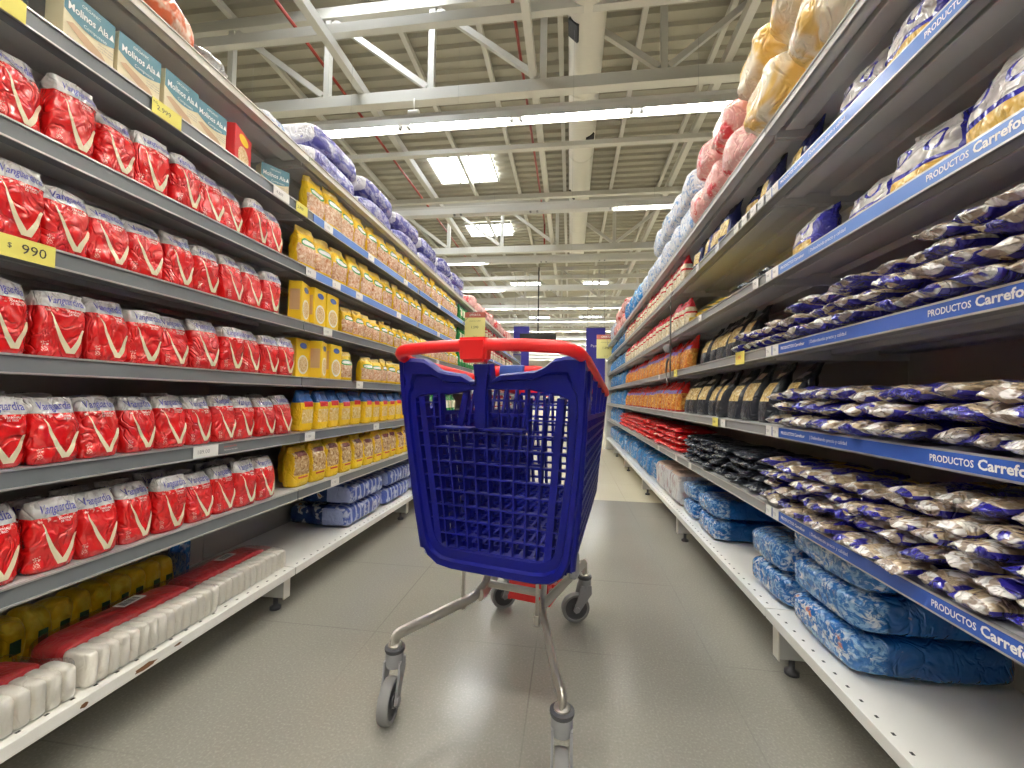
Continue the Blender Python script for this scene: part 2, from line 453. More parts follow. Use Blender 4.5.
YBOX = flat('yellow_carton', (.84, .58, .02), .42)
BROWNSIDE = flat('carton_side_print', (.60, .38, .20), .5)
TEAL = flat('teal_carton_print', (.06, .19, .25), .42)
CREAMBOX = flat('cream_carton', (.74, .66, .45), .45)
GRAIN = flat('brown_grain_print', (.52, .34, .20), .5)
REDBOX = flat('red_carton', (.58, .025, .03), .4)
BLUELOGO = flat('blue_logo_print', (.04, .10, .42), .4)
def _wrap():
    m = Mat('clear_wrap', .12); m.crinkle(.8, .8)
    t = m.N('ShaderNodeBsdfTransparent'); g = m.N('ShaderNodeBsdfGlossy'); g.inputs['Roughness'].default_value = .12
    for nd in m.t.nodes:
        if nd.bl_idname == 'ShaderNodeBump': m.L(nd.outputs[0], g.inputs['Normal'])
    f = m.N('ShaderNodeFresnel'); f.inputs[0].default_value = 1.45
    mx = m.N('ShaderNodeMixShader'); m.L((X(m, f.outputs[0]) * .45).s, mx.inputs[0]); m.L(t.outputs[0], mx.inputs[1]); m.L(g.outputs[0], mx.inputs[2])
    m.L(mx.outputs[0], m.out.inputs[0]); return m.mat
WRAP = _wrap()
# ------------------------------------------------------------------ packages
def sg(c, e): return math.copysign(abs(c) ** e, c)
def nz(x, y, z): return noise.noise(Vector((x, y, z)))
def ss(a, b, x):
    t = max(0, min(1, (x - a) / (b - a))); return t * t * (3 - 2 * t)

class Stand:
    """a filled bag standing on its base; front faces -y"""
    def __init__(s, w, d, h, seed, tf=.62, topd=.25, amp=.005, n=3.4, topw=1.0, lean=0.):
        s.w, s.d, s.h, s.k, s.tf, s.topd, s.amp, s.n, s.topw, s.lean = w, d, h, seed * 3.7, tf, topd, amp, n, topw, lean
    def P(s, th, t, off=0):
        e = 2 / s.n; c, q = math.cos(th), math.sin(th)
        A = s.w / 2 * (.94 + .06 * math.sin(PI * min(1, t / .75))) * (1 + (s.topw - 1) * ss(s.tf, 1, t)) * (.93 + .07 * ss(0, .06, t))
        f = 1 - (1 - s.topd) * ss(s.tf, 1.02, t); f *= (.88 + .12 * ss(0, .08, t)) * (.95 + .07 * math.sin(PI * min(1, t / .8)))
        B = s.d / 2 * f
        x, y = A * sg(c, e), B * sg(q, e)
        a = s.amp * (.35 + .65 * ss(.3, .9, t)) if t > 0 else 0
        dx = a * nz(x * 34 + s.k, y * 34, t * s.h * 30); dy = a * 1.3 * nz(x * 30, y * 30 + s.k, t * s.h * 34 + 5)
        r = math.hypot(x, y) or 1
        z = s.h * t + (.05 * s.h * nz(x * 18 + s.k, 3.1, s.k) * ss(.7, 1, t))
        y2 = y + dy + s.lean * t * t * s.h
        return Vector((x + dx + off * x / r * .3, y2 + off * (y / r), z))
    def front(s, px, t, off=.0016):
        ph = math.asin(min(1, abs(px)) ** (s.n / 2)); return s.P(1.5 * PI + math.copysign(ph, px), t, off)
    def shell(s, t0, t1, nu, nv, capb=True, capt=True):
        m = MB(); m.grid(lambda u, v: s.P(PI / 2 + 2 * PI * u, t0 + (t1 - t0) * v), nu, nv, 0, True, capb, capt)
        m.uv = [[(u, t0 + (t1 - t0) * v) for u, v in f] for f in m.uv]; return m

class Lie:
    """a pillow bag lying along y, crimped at both ends; end -y faces the aisle"""
    def __init__(s, w, L, h, seed, amp=.006, fin=.07, q=.6, wend=.72):
        s.w, s.L, s.h, s.k, s.amp, s.fin, s.q, s.wend = w, L, h, seed * 2.9, amp, fin, q, wend
    def P(s, u, v):
        th = 2 * PI * u; c, q = math.cos(th), math.sin(th)
        b = max(0, min(1, (v - s.fin) / (1 - 2 * s.fin))); e = math.sin(PI * b) ** s.q if 0 < b < 1 else 0
        W = s.w / 2 * (s.wend + (1 - s.wend) * e); H = max(.0022, s.h / 2 * e)
        x, z = W * c, H * q
        y = (v - .5) * s.L; a = s.amp
        x += a * nz(y * 26 + s.k, z * 20, x * 14); zz = a * nz(x * 30, y * 24 + s.k, u * 3) + a * .8 * nz(x * 70 + s.k, 1.7, v * 3) * (1 - e)
        z = z + zz * (.4 + .6 * e) if e > .05 else z + zz
        y += .012 * nz(x * 24, s.k, 2) * (1 if v < .5 else -1) * (1 - e)
        return Vector((x, y, z + s.h / 2))
    def shell(s, v0, v1, nu, nv, capb=True, capt=True):
        m = MB(); m.grid(lambda u, v: s.P(u, v0 + (v1 - v0) * v), nu, nv, 0, True, capb, capt)
        m.uv = [[(u, v0 + (v1 - v0) * v) for u, v in f] for f in m.uv]; return m

class Slab:
    """shrink-wrapped block or soft sack: a superellipsoid with folds; stands on z=0"""
    def __init__(s, w, d, h, seed, n1=.28, n2=.3, amp=.008, fr=9, sag=0.):
        s.w, s.d, s.h, s.k, s.n1, s.n2, s.amp, s.fr, s.sag = w, d, h, seed * 5.3, n1, n2, amp, fr, sag
    def P(s, u, v):
        th, ph = 2 * PI * u + PI / 2, PI * (v - .5)
        cp, sp = sg(math.cos(ph), s.n2), sg(math.sin(ph), s.n2)
        x, y, z = s.w / 2 * sg(math.cos(th), s.n1) * cp, s.d / 2 * sg(math.sin(th), s.n1) * cp, s.h / 2 * sp
        f = s.fr; a = s.amp
        dx, dy, dz = nz(x * f + s.k, y * f, z * f), nz(x * f, y * f + s.k, z * f + 7), nz(x * f + 3, y * f, z * f + s.k)
        d2 = nz(x * f * 3 + s.k, y * f * 3, z * f * 3) * .4
        z2 = z + a * (dz + d2) + s.h / 2
        return Vector((x + a * (dx + d2), y + a * (dy + d2), max(0, z2)))
    def shell(s, nu=40, nv=22):
        m = MB(); m.grid(s.P, nu, nv, 0, True); return m

def kind(name, cat, group, me, kids=(), z=0):
    """a prototype thing: its own mesh plus its parts"""
    o = put(name, me); o['category'] = cat; o['group'] = group
    for nm, m in kids: put(nm, m, o)
    return o

def vmark(b, mb, x0, x1, tt, tb, th):
    """the long-armed V printed on the red bags"""
    N = 9
    def arm(xa, ta, xb, tb_, curve, w0, w1):
        L, Rr = [], []
        for i in range(N + 1):
            k = i / N; x = xa + (xb - xa) * k + curve * math.sin(PI * k); t = ta + (tb_ - ta) * k; w = w0 + (w1 - w0) * k
            L.append(b.front(x - w, t)); Rr.append(b.front(x + w, t))
        mb.add(L + Rr, [(i, i + 1, N + 2 + i, N + 1 + i) for i in range(N)])
    arm(x0, tt, .26, tb, -.06, .015, th); arm(x1, tt - .22, .30, tb, .0, th * .6, th)

PROTO = {}
def protos():
    P = PROTO
    P['red'] = []
    for k in range(5):
        b = Stand(.092, .066, .153, k + 1, .68, .42, .0085, 3.6, .97, (.05, -.05, .10, 0, .12)[k])
        body = b.shell(0, .765, 36, 20); top = b.shell(.762, 1, 36, 8, False, True)
        top.v = [(x * 1.012, y * 1.02, z) for x, y, z in top.v]
        em = MB(); vmark(b, em, -.62, .84, .68, .07, .145)
        lt = MB(); letter(lt, 'Vanguardia', lambda x, y: b.front(x, .80 + y * .001, .0035), -.78, 0, 1, 0, None)
        vs, fs, w = text2d('Vanguardia', .012); lt = MB()
        lt.add([b.front(-.72 + x / w * 1.44, .82 + y * .115, .0035) for x, y in vs], fs)
        l2 = MB()
        for s_, yy, ww in (('HARINA', .715, .5), ('DE TRIGO', .675, .4)):
            vs, fs, w = text2d(s_); l2.add([b.front(.28 - ww / 2 + x / w * ww, yy - .012 + y * .03, .002) for x, y in vs], fs)
        P['red'].append(kind('red_flour_bag', 'bag', 'red bags with a white top and cream V', body.mesh('red_bag', RED), (
            ('white_top', top.mesh('bag_top', REDTOP)), ('emblem', em.mesh('bag_v', CREAMV)),
            ('brand_lettering', lt.mesh('bag_brand', PURPLEINK, False)), ('small_lettering', l2.mesh('bag_small', WHITEINK, False)))))
    def stand(key, nm, cat, group, mat, w, d, h, cnt=3, topm=None, tb=.84, **kw):
        P[key] = []
        for k in range(cnt):
            b = Stand(w, d, h, k + 11 + len(P) * 7, **kw)
            kids = []
            if topm: kids.append(('crimped_top', b.shell(tb, 1, 28, 5, False, True).mesh(nm + '_top', topm)))
            P[key].append(kind(nm, cat, group, b.shell(0, tb if topm else 1, 28, 18).mesh(nm, mat), kids))
    stand('yel', 'yellow_pasta_bag', 'bag', 'yellow pasta packs with green badge', YEL, .124, .068, .182, 5, tf=.55, topd=.2, amp=.011)
    stand('yel2', 'clear_window_pasta_bag', 'bag', 'yellow packs with clear windows', YEL2, .112, .075, .180, 4, tf=.6, topd=.25, amp=.008)
    stand('yelblue', 'blue_topped_pasta_bag', 'bag', 'yellow packs with blue tops', YELBLUE, .100, .065, .170, 3, tf=.66, topd=.22, amp=.005)
    stand('green', 'green_bag', 'bag', 'green packs', GREEN, .105, .07, .175, 2, tf=.6, topd=.25, amp=.006)
    stand('cream', 'cream_red_bag', 'bag', 'cream and red packs', CREAMRED, .100, .07, .190, 3, tf=.6, topd=.2, amp=.006)
    stand('orange', 'orange_pasta_bag', 'bag', 'orange packs with red tops', ORANGE, .105, .07, .205, 3, tf=.62, topd=.15, amp=.006, lean=.25)
    stand('black', 'black_pasta_bag', 'bag', 'black packs with gold windows', BLACKBAG, .125, .075, .220, 3, tf=.5, topd=.15, amp=.007, topw=.8, lean=.35, n=2.8)
    stand('navy', 'navy_noodle_bag', 'bag', 'navy packs with gold windows', NAVYBAG, .115, .075, .210, 3, tf=.55, topd=.18, amp=.007, lean=.2, n=2.8)
    stand('skybag', 'light_blue_bag', 'bag', 'light blue packs', SKYBLUE, .13, .08, .20, 2, tf=.6, topd=.2, amp=.008)
    def lie(key, nm, group, mat, endm, w, L, h, n, nu=22, nv=18, **kw):
        P[key] = []
        for k in range(n):
            b = Lie(w, L, h, k + 3 + len(P) * 5, **kw)
            kids = [('crimped_end', b.shell(0, .06, nu, 3, True, False).mesh(nm + '_end', endm))] if endm else []
            P[key].append(kind(nm, 'bag', group, b.shell(.055 if endm else 0, 1, nu, nv).mesh(nm, mat), kids))
    lie('foil', 'noodle_bag', 'clear and blue noodle bags lying in heaps', FOIL, FOILEND, .067, .25, .043, 10, amp=.008, fin=.018, q=.30, wend=.80)
    lie('blackpile', 'black_noodle_bag', 'black bags lying in a heap', BLACKPILE, None, .062, .24, .038, 6, amp=.008, fin=.018, q=.32, wend=.78)
    lie('redpile', 'red_noodle_bag', 'red bags lying in a heap', REDPILE, None, .076, .24, .042, 6, amp=.008, fin=.018, q=.32, wend=.78)
    stand('bigstand', 'large_noodle_bag', 'bag', 'large blue and silver noodle bags on the upper tiers', BIGSTAND, .17, .10, .175, 4, tf=.6, topd=.3, amp=.014, topw=.85, lean=.22, n=2.6)
    lie('flat', 'flat_pasta_bag', 'flat yellow bags', NOODLE, None, .12, .24, .05, 2, amp=.006)
    def slab(key, nm, cat, group, mat, dims, n, **kw):
        P[key] = [kind(nm, cat, group, Slab(*dims, k + 2 + len(P) * 3, **kw).shell().mesh(nm, mat)) for k in range(n)]
    slab('sack', 'snack_sack', 'sack', 'clear sacks of cream and orange snacks on the top ledge', SACK, (.29, .38, .22), 5, n1=.62, n2=.72, amp=.024, fr=10)
    slab('pink', 'pink_sack', 'sack', 'pink packs on the top ledge', PINK, (.235, .32, .175), 3, n1=.55, n2=.6, amp=.012, fr=11)
    slab('purple', 'tissue_pack', 'pack', 'purple and white tissue packs', PURPLE, (.43, .33, .13), 3, n1=.36, n2=.5, amp=.013, fr=9)
    slab('roll', 'white_roll_pack', 'pack', 'white and blue packs on the top ledge', ROLL, (.30, .30, .20), 3, n1=.4, n2=.45, amp=.012, fr=10)
    slab('sky', 'light_blue_pack', 'pack', 'light blue packs', SKYBLUE, (.26, .34, .21), 3, n1=.4, n2=.5, amp=.014, fr=10)
    slab('bluepack', 'blue_rice_pack', 'pack', 'blue shrink-wrapped packs', BLUEPACK, (.335, .38, .108), 4, n1=.26, n2=.40, amp=.008, fr=9)
    slab('whitepack', 'white_pack', 'pack', 'white shrink-wrapped packs', WHITEPACK, (.26, .36, .215), 2, n1=.25, n2=.3, amp=.008, fr=9)
    slab('navypack', 'navy_pack', 'pack', 'navy shrink-wrapped packs', NAVYPACK, (.42, .36, .116), 3, n1=.26, n2=.42, amp=.008, fr=9)
    # yellow carton with a white bowl picture
    w, d, h = .108, .055, .168
    bx = MB(); bx.box((-w / 2, -d / 2, 0), (w / 2, d / 2, h), 0, .0025)
    fr = MB(); fr.lathe([(.042, 0), (.042, .0006)], 1, 28, (0, -d / 2 - .0008, .055)); fr2 = MB(); fr2.lathe([(.034, 0), (.034, .0006)], 1, 28, (0, -d / 2 - .0016, .055))
    lg = MB(); lg.lathe([(.026, 0), (.026, .0006)], 1, 20, (0, 0, 0)); lg.v = [(x * 1.1, y - d / 2 - .0008, z * .5 + .138) for x, y, z in lg.v]
    sd = MB(); sd.box((-w / 2 - .001, -d * .36, .045), (-w / 2, d * .36, h - .035)); 
    BOWL = Mat('bowl_picture', .5); BOWL.color(pasta(BOWL, 160, (.66, .48, .26), (.82, .72, .5), (.5, .3, .12)))
    P['ybox'] = [kind('yellow_pasta_box', 'box', 'yellow cartons with a bowl picture', bx.mesh('ybox', YBOX, False), (
        ('plate_picture', fr.mesh('ybox_plate', PAPER, False)), ('food_picture', fr2.mesh('ybox_food', BOWL.mat, False)),
        ('blue_logo', lg.mesh('ybox_logo', BLUELOGO, False)), ('side_print', sd.mesh('ybox_side', BROWNSIDE, False))))]
    # teal and cream cereal carton
    w, d, h = .108, .05, .122
    bx = MB(); bx.box((-w / 2, -d / 2, 0), (w / 2, d / 2, h), 0, .0016)
    tl = MB(); N = 16; y = -d / 2 - .0008
    up = [(-w / 2 + w * i / N, h) for i in range(N + 1)]; lo = [(-w / 2 + w * i / N, h - .056 - .016 * math.sin(PI * (.1 + .9 * i / N)) + .012 * (1 - i / N) ** 2) for i in range(N + 1)]
    tl.add([(a, y, b) for a, b in up + lo], [(i, N + 1 + i, N + 2 + i, i + 1) for i in range(N)])
    tl.box((w / 2, -d / 2, h - .04), (w / 2 + .0008, d / 2, h))
    t1 = MB(); f = lambda a, b: (a, y - .0008, b)
    letter(t1, 'Molinos Ala', f, -.004, h - .044, .017, 0, .085, .02, True); letter(t1, 'ORGANIC', f, 0, h - .018, .007, 0, .04, 0, True)
    letter(t1, 'Compuesto', f, .010, h - .062, .008, 0, .05, 0, True)
    t1.add([f(.040, h - .043), f(.052, h - .043), f(.047, h - .026)], [(0, 1, 2)])
    gr = MB(); pts = [(-.050, .044), (-.036, .052), (-.008, .042), (.022, .030), (.034, .018), (.026, .012), (.002, .014), (-.022, .026)]
    gr.add([(a, y - .0006, b) for a, b in pts], [tuple(range(len(pts)))[::-1]])
    t2 = MB()
    for i in range(3): letter(t2, 'avena con fibra natural'[i * 3:], f, .016, .046 - i * .007, .0042, 0, .034)
    letter(t2, '500 g', f, -.048, .008, .008)
    P['molinos'] = [kind('cereal_box', 'box', 'teal and cream cartons', bx.mesh('cereal_box', CREAMBOX, False), (
        ('teal_panel', tl.mesh('teal', TEAL, False)), ('brand_lettering', t1.mesh('cereal_brand', WHITEINK, False)),
        ('grain_picture', gr.mesh('grain', GRAIN, False)), ('small_lettering', t2.mesh('cereal_small', GREYINK, False))))]
    bx = MB(); bx.box((-.07, -.03, 0), (.07, .03, .155), 0, .002)
    fr = MB(); fr.lathe([(.045, 0), (.045, .0006)], 1, 28, (.0, -.0308, .045)); lg = MB(); lg.lathe([(.03, 0), (.03, .0006)], 1, 20, (0, 0, 0)); lg.v = [(x * 1.3, y - .0308, z * .7 + .12) for x, y, z in lg.v]
    P['rbox'] = [kind('red_pasta_box', 'box', 'red carton', bx.mesh('rbox', REDBOX, False), (('bowl_picture', fr.mesh('rbox_bowl', BOWL.mat, False)), ('yellow_logo', lg.mesh('rbox_logo', YBOX, False))))]
# ------------------------------------------------------------------ shelving
LX, RX, DEP = -1.12, .66, .43
LJ = [-.98, .325, 1.63, 2.935, 4.24, 5.545, 6.85, 8.155, 9.46]
RJ = [-1.075, .23, 1.535, 2.84, 4.145, 5.45, 6.755, 7.70]
LT = [.177, .497, .735, .970, 1.205, 1.440, 1.685, 1.915]
RT = [.209, .560, .822, 1.086, 1.340, 1.615, 1.850]
BAYW = ['bay at the near end', 'second bay', 'third bay', 'fourth bay', 'fifth bay', 'sixth bay', 'seventh bay', 'eighth bay']
TIERW = ['base deck', 'lowest tier above the deck', 'second tier above the deck', 'third tier above the deck', 'fourth tier above the deck', 'fifth tier above the deck', 'sixth tier above the deck', 'top ledge']

def sideframe(side):
    """local frame: x along the aisle, -y towards the aisle, z up  ->  world"""
    if side < 0: return lambda x, y, z: (LX - y, x, z)
    return lambda x, y, z: (RX + y, x, z)
def wbox(mb, side, lo, hi, bev=0, mi=0):
    f = sideframe(side); a, b = f(*lo), f(*hi)
    mb.box([min(p, q) for p, q in zip(a, b)], [max(p, q) for p, q in zip(a, b)], mi, bev)

def tagpart(parent, side, x, z, w, h, mat, lines, ink=INK, y=-.0055):
    f = sideframe(side); mb = MB(); wbox(mb, side, (x - w / 2, y - .001, z - h / 2), (x + w / 2, y, z + h / 2))
    o = put('price_tag', mb.mesh('price_tag', mat, False), parent)
    t = MB(); sx = 1 if side < 0 else -1
    for s, dx, dz, hh in lines:
        letter(t, s, lambda a, b: f(x + sx * a, y - .0018, z + b), dx, dz, hh, 0, w * .8)
    if lines: put('price_lettering', t.mesh('price_text', ink, False), o)
    return o

def shelf(side, b, tier, z, lipm, edge, lip=.040, depth=DEP, thick=.022):
    J = LJ if side < 0 else RJ
    x0, x1 = J[b] + .003, J[b + 1] - .003
    who = 'red-bag' if side < 0 else 'noodle-bag'
    near = ORD[b - 1] if b else 'near'
    o = put('shelf', None); 
    tag(o, f'grey steel shelf of the {who} aisle side, {near} bay, {TIERW[tier]}', 'shelf', f'{who} side shelves')
    m = MB(); wbox(m, side, (x0, .004, z - .006), (x1, depth, z - .002))
    put('board', m.mesh('board', STEEL, False), o)
    m = MB(); wbox(m, side, (x0, 0, z - lip), (x1, .004, z)); wbox(m, side, (x0, 0, z - lip), (x1, .03, z - lip + .002))
    put('lip', m.mesh('lip', lipm, False), o)
    m = MB(); wbox(m, side, (x0, -.004, z - .004), (x1, .001, z)); wbox(m, side, (x0, -.004, z - lip), (x1, .001, z - lip + .004))
    put('edge_trim', m.mesh('edge', edge, False), o)
    for k, (ya, yb) in enumerate(((.05, .11), (.19, .25), (.33, .39))):
        m = MB(); wbox(m, side, (x0 + .02, ya, z - .006 - thick), (x1 - .02, yb, z - .006), .003)
        put('stiffener', m.mesh('stiff', STEEL, False), o)
    for xx in (x0 + .006, x1 - .006):
        m = MB(); wbox(m, side, (xx - .003, .03, z - .045), (xx + .003, depth, z - .007)); put('bracket', m.mesh('bracket', STEEL, False), o)
    return o

def railtext(o, side, x0, s, z, h, maxw, mat=WHITEINK, bold=0):
    f = sideframe(side); t = MB(); sx = 1 if side < 0 else -1
    letter(t, s, lambda a, b: f(x0 + sx * a, -.0052, z + b), 0, 0, h, 0, maxw, bold)
    return put('rail_lettering', t.mesh('rail_text', mat, False), o)

def rail(o, side, x0, x1, z, lip, mat):
    m = MB(); wbox(m, side, (x0, -.0044, z - lip + .004), (x1, -.0002, z - .004)); return put('price_rail', m.mesh('rail', mat, False), o)

SHELVES = {}
def gondola(side):
    J, T = (LJ, LT) if side < 0 else (RJ, RT)
    who = 'red-bag' if side < 0 else 'noodle-bag'
    top = T[-1]
    for b in range(1, len(J) - 1):
        x0, x1 = J[b], J[b + 1]; near = ORD[b - 1] if b else 'near'
        g = put('gondola_frame', None); tag(g, f'steel shelving frame of the {who} aisle side, {near} bay', 'shelving frame', f'{who} side frames')
        m = MB(); wbox(m, side, (x0 + .002, DEP + .004, .10), (x1 - .002, DEP + .02, top - .04)); put('back_panel', m.mesh('panel', PANEL if side < 0 else PANELB, False), g)
        m = MB(); wbox(m, side, (x0 - .018, DEP + .021, .0), (x0 + .018, DEP + .055, top - .02)); put('upright', m.mesh('upright', STEEL, False), g)
        fy = .035 if side < 0 else .03
        m = MB(); wbox(m, side, (x0 - .014, fy + .004, .052), (x0 + .014, DEP, T[0] - .036)); put('foot_bracket', m.mesh('footb', STEEL, False), g)
        m = MB(); wbox(m, side, (x0 - .02, fy, .048), (x0 + .02, fy + .004, T[0] - .032), .001); put('foot_cap', m.mesh('footc', CREAM, False), g)
        m = MB(); c = sideframe(side)(x0, fy + .05, 0); m.lathe([(.022, 0), (.022, .012), (.009, .018), (.009, .055)], 2, 14, c); put('levelling_foot', m.mesh('lev', DARKPL), g)
        # base deck
        d = put('base_deck', None); tag(d, f'white base deck of the {who} aisle side, {near} bay', 'shelf', f'{who} side base decks')
        z = T[0]
        m = MB(); wbox(m, side, (x0 + .003, .002, z - .006), (x1 - .003, DEP, z - .001)); put('board', m.mesh('deck', WHITE, False), d)
        m = MB(); wbox(m, side, (x0 + .003, -.002, z - .030), (x1 - .003, .002, z), .0015); put('lip', m.mesh('decklip', WHITE, False), d)
        if b < 5:
            m = MB(); n = 26
            for i in range(n):
                xx = x0 + .04 + (x1 - x0 - .08) * i / (n - 1); wbox(m, side, (xx - .004, .018, z - .0008), (xx + .004, .024, z - .0002))
            h = put('perforation', m.mesh('holes', BLACK, False), d); h['kind'] = 'stuff'
        for t in range(1, len(T)):
            z = T[t]; last = t == len(T) - 1
            if last:
                if side < 0: o = shelf(side, b, 7, z, CREAM, CREAM, .030, DEP - .02)
                else: o = shelf(side, b, 7, z, STEEL, STEEL, .030, DEP + .0)
            elif side < 0: o = shelf(side, b, t, z, STEELD, ALU, .042)
            else: o = shelf(side, b, t, z, STEELR, ALU, .037)
            SHELVES[side, b, t] = o
            lip = .042 if side < 0 else .037; zc = z - lip / 2
            if last: continue
            if side > 0:
                if b == 1:      # blue rail with wording
                    xe = x1 - .01 if b == 1 and t in (3, 4, 5) else x1 - .01
                    rail(o, side, x0 + .005, xe, z, lip, BLUESTRIP if t < 4 else BLUEPALE)
                    for q in (.872, 1.42):
                        if q == .872:
                            railtext(o, side, q, 'PRODUCTOS', zc - .0055, .012, .085, WHITEINK, .02)
                            railtext(o, side, q - .092, 'Carrefour', zc - .0065, .0165, .3, WHITEINK, .03)
                        else:
                            railtext(o, side, q, 'PRODUCTOS Carrefour', zc - .004, .009, .15, WHITEINK, .02)
                            railtext(o, side, q - .158, '| Defendiendo precio y calidad', zc - .004, .009, .245)
                    if b == 1:
                        for dx in (0, .046): tagpart(o, side, 1.50 - dx, zc, .038, .034, PAPER, (('7%d%d' % (t, 2 * t), -.014, -.004, .009),), GREYINK)
                elif b == 2:
                    if t == 1:
                        for xx in (2.72, 2.42): tagpart(o, side, xx, zc, .05, .034, PAPER, (('1.5%d' % t, -.018, -.004, .010),), GREYINK)
                    if t == 2:
                        tagpart(o, side, 2.02, zc, .07, .04, YELLOWTAG, (('1.590', -.025, -.004, .011),)); tagpart(o, side, 1.92, zc, .05, .034, PAPER, (('1.45', -.018, -.004, .010),), GREYINK)
                    if t == 3: tagpart(o, side, 1.74, zc, .085, .05, YELLOWTAG, (('1.490', -.03, -.005, .015),), REDINK); tagpart(o, side, 2.75, zc, .08, .045, YELLOWTAG, (('990', -.02, -.005, .013),))
                    if t == 4: tagpart(o, side, 2.25, zc, .045, .034, PAPER, (('890', -.015, -.004, .010),), GREYINK); tagpart(o, side, 1.6, zc, .045, .034, PAPER, (('790', -.015, -.004, .010),), GREYINK)
                    if t == 5:
                        for xx in (1.56, 1.62, 1.70, 1.78, 2.0, 2.3): tagpart(o, side, xx, zc, .045, .034, PAPER, (('6%d0' % (xx * 4), -.015, -.004, .010),), GREYINK)
                elif b == 3 and t in (1, 3): tagpart(o, side, x0 + .4, zc, .06, .036, PAPER, (('990', -.018, -.004, .010),), GREYINK)
            else:
                if b >= 2 and t in (5, 6): rail(o, side, x0 + .04, x1 - .01, z, lip, BLUEPALE)
                if b == 1 and t == 6:
                    tagpart(o, side, .995, zc, .085, .042, YELLOWTAG, (('2.999', -.03, -.006, .013), ('KG', -.04, .008, .006)))
                    tagpart(o, side, 1.46, zc, .09, .036, PAPER, (('4.809', -.03, -.006, .012),), GREYINK)
                    tagpart(o, side, 1.585, zc, .075, .042, YELLOWTAG, (('2.999', -.03, -.006, .012),))
                    tagpart(o, side, .648, zc, .085, .042, YELLOWTAG, (('1.899', -.03, -.006, .013),))
                if b == 1 and t == 4:
                    tagpart(o, side, .715, zc, .09, .044, YELLOWTAG, (('990', -.012, -.009, .020), ('$', -.034, -.003, .010)))
                if b == 1 and t == 2:
                    tagpart(o, side, 1.165, zc, .09, .034, PAPER, (('189.00', -.03, -.005, .012),), GREYINK)
                    railtext(o, side, 1.235, 'precio por kilo', zc + .004, .006, .1, REDINK); railtext(o, side, 1.235, 'impuestos incluidos', zc - .006, .005, .1, WHITEINK)
                if b == 2:
                    for xx, s in {1: ((1.90, '1.198'),), 2: ((1.69, '1.189'), (2.32, '998')), 3: ((2.11, '950'),), 4: ((1.80, '1.150'),), 5: ((1.66, '898'), (1.86, '1.2'), (2.08, '998'), (2.6, '990')), 6: ((1.78, '1.198'), (2.2, '990'), (2.7, '890'))}[t]:
                        tagpart(o, side, xx, zc, .07, .034, PAPER, ((s, -.025, -.005, .011),), GREYINK)
                elif b > 2 and b < 6: tagpart(o, side, x0 + .5, zc, .07, .034, PAPER, (('990', -.02, -.005, .011),), GREYINK)
    # end upright of the run
    g = put('end_upright', None); xe = J[-1]
    tag(g, f'grey end post closing the far end of the {who} aisle side', 'post')
    m = MB(); wbox(m, side, (xe + .002, .0, 0), (xe + .03, DEP + .02, top - .06)); put('end_panel', m.mesh('endp', STEEL, False), g)
    m = MB(); wbox(m, side, (xe + .0, -.035, 0), (xe + .03, -.006, 1.05 if side > 0 else 1.3)); put('end_post', m.mesh('endpost', WHITE, False), g)
# ------------------------------------------------------------------ shopping cart (built in its own frame: x across, y forward, z up)
def fillet(pts, r, n=6):
    pts = [Vector(p) for p in pts]; out = [pts[0]]
    for i in range(1, len(pts) - 1):
        p, a, b = pts[i], pts[i - 1], pts[i + 1]
        d1, d2 = (a - p), (b - p); k = min(r, d1.length * .48, d2.length * .48)
        s, e = p + d1.normalized() * k, p + d2.normalized() * k
        for j in range(n + 1):
            t = j / n; out.append(s * (1 - t) ** 2 + p * 2 * t * (1 - t) + e * t * t)
    out.append(pts[-1]); return out

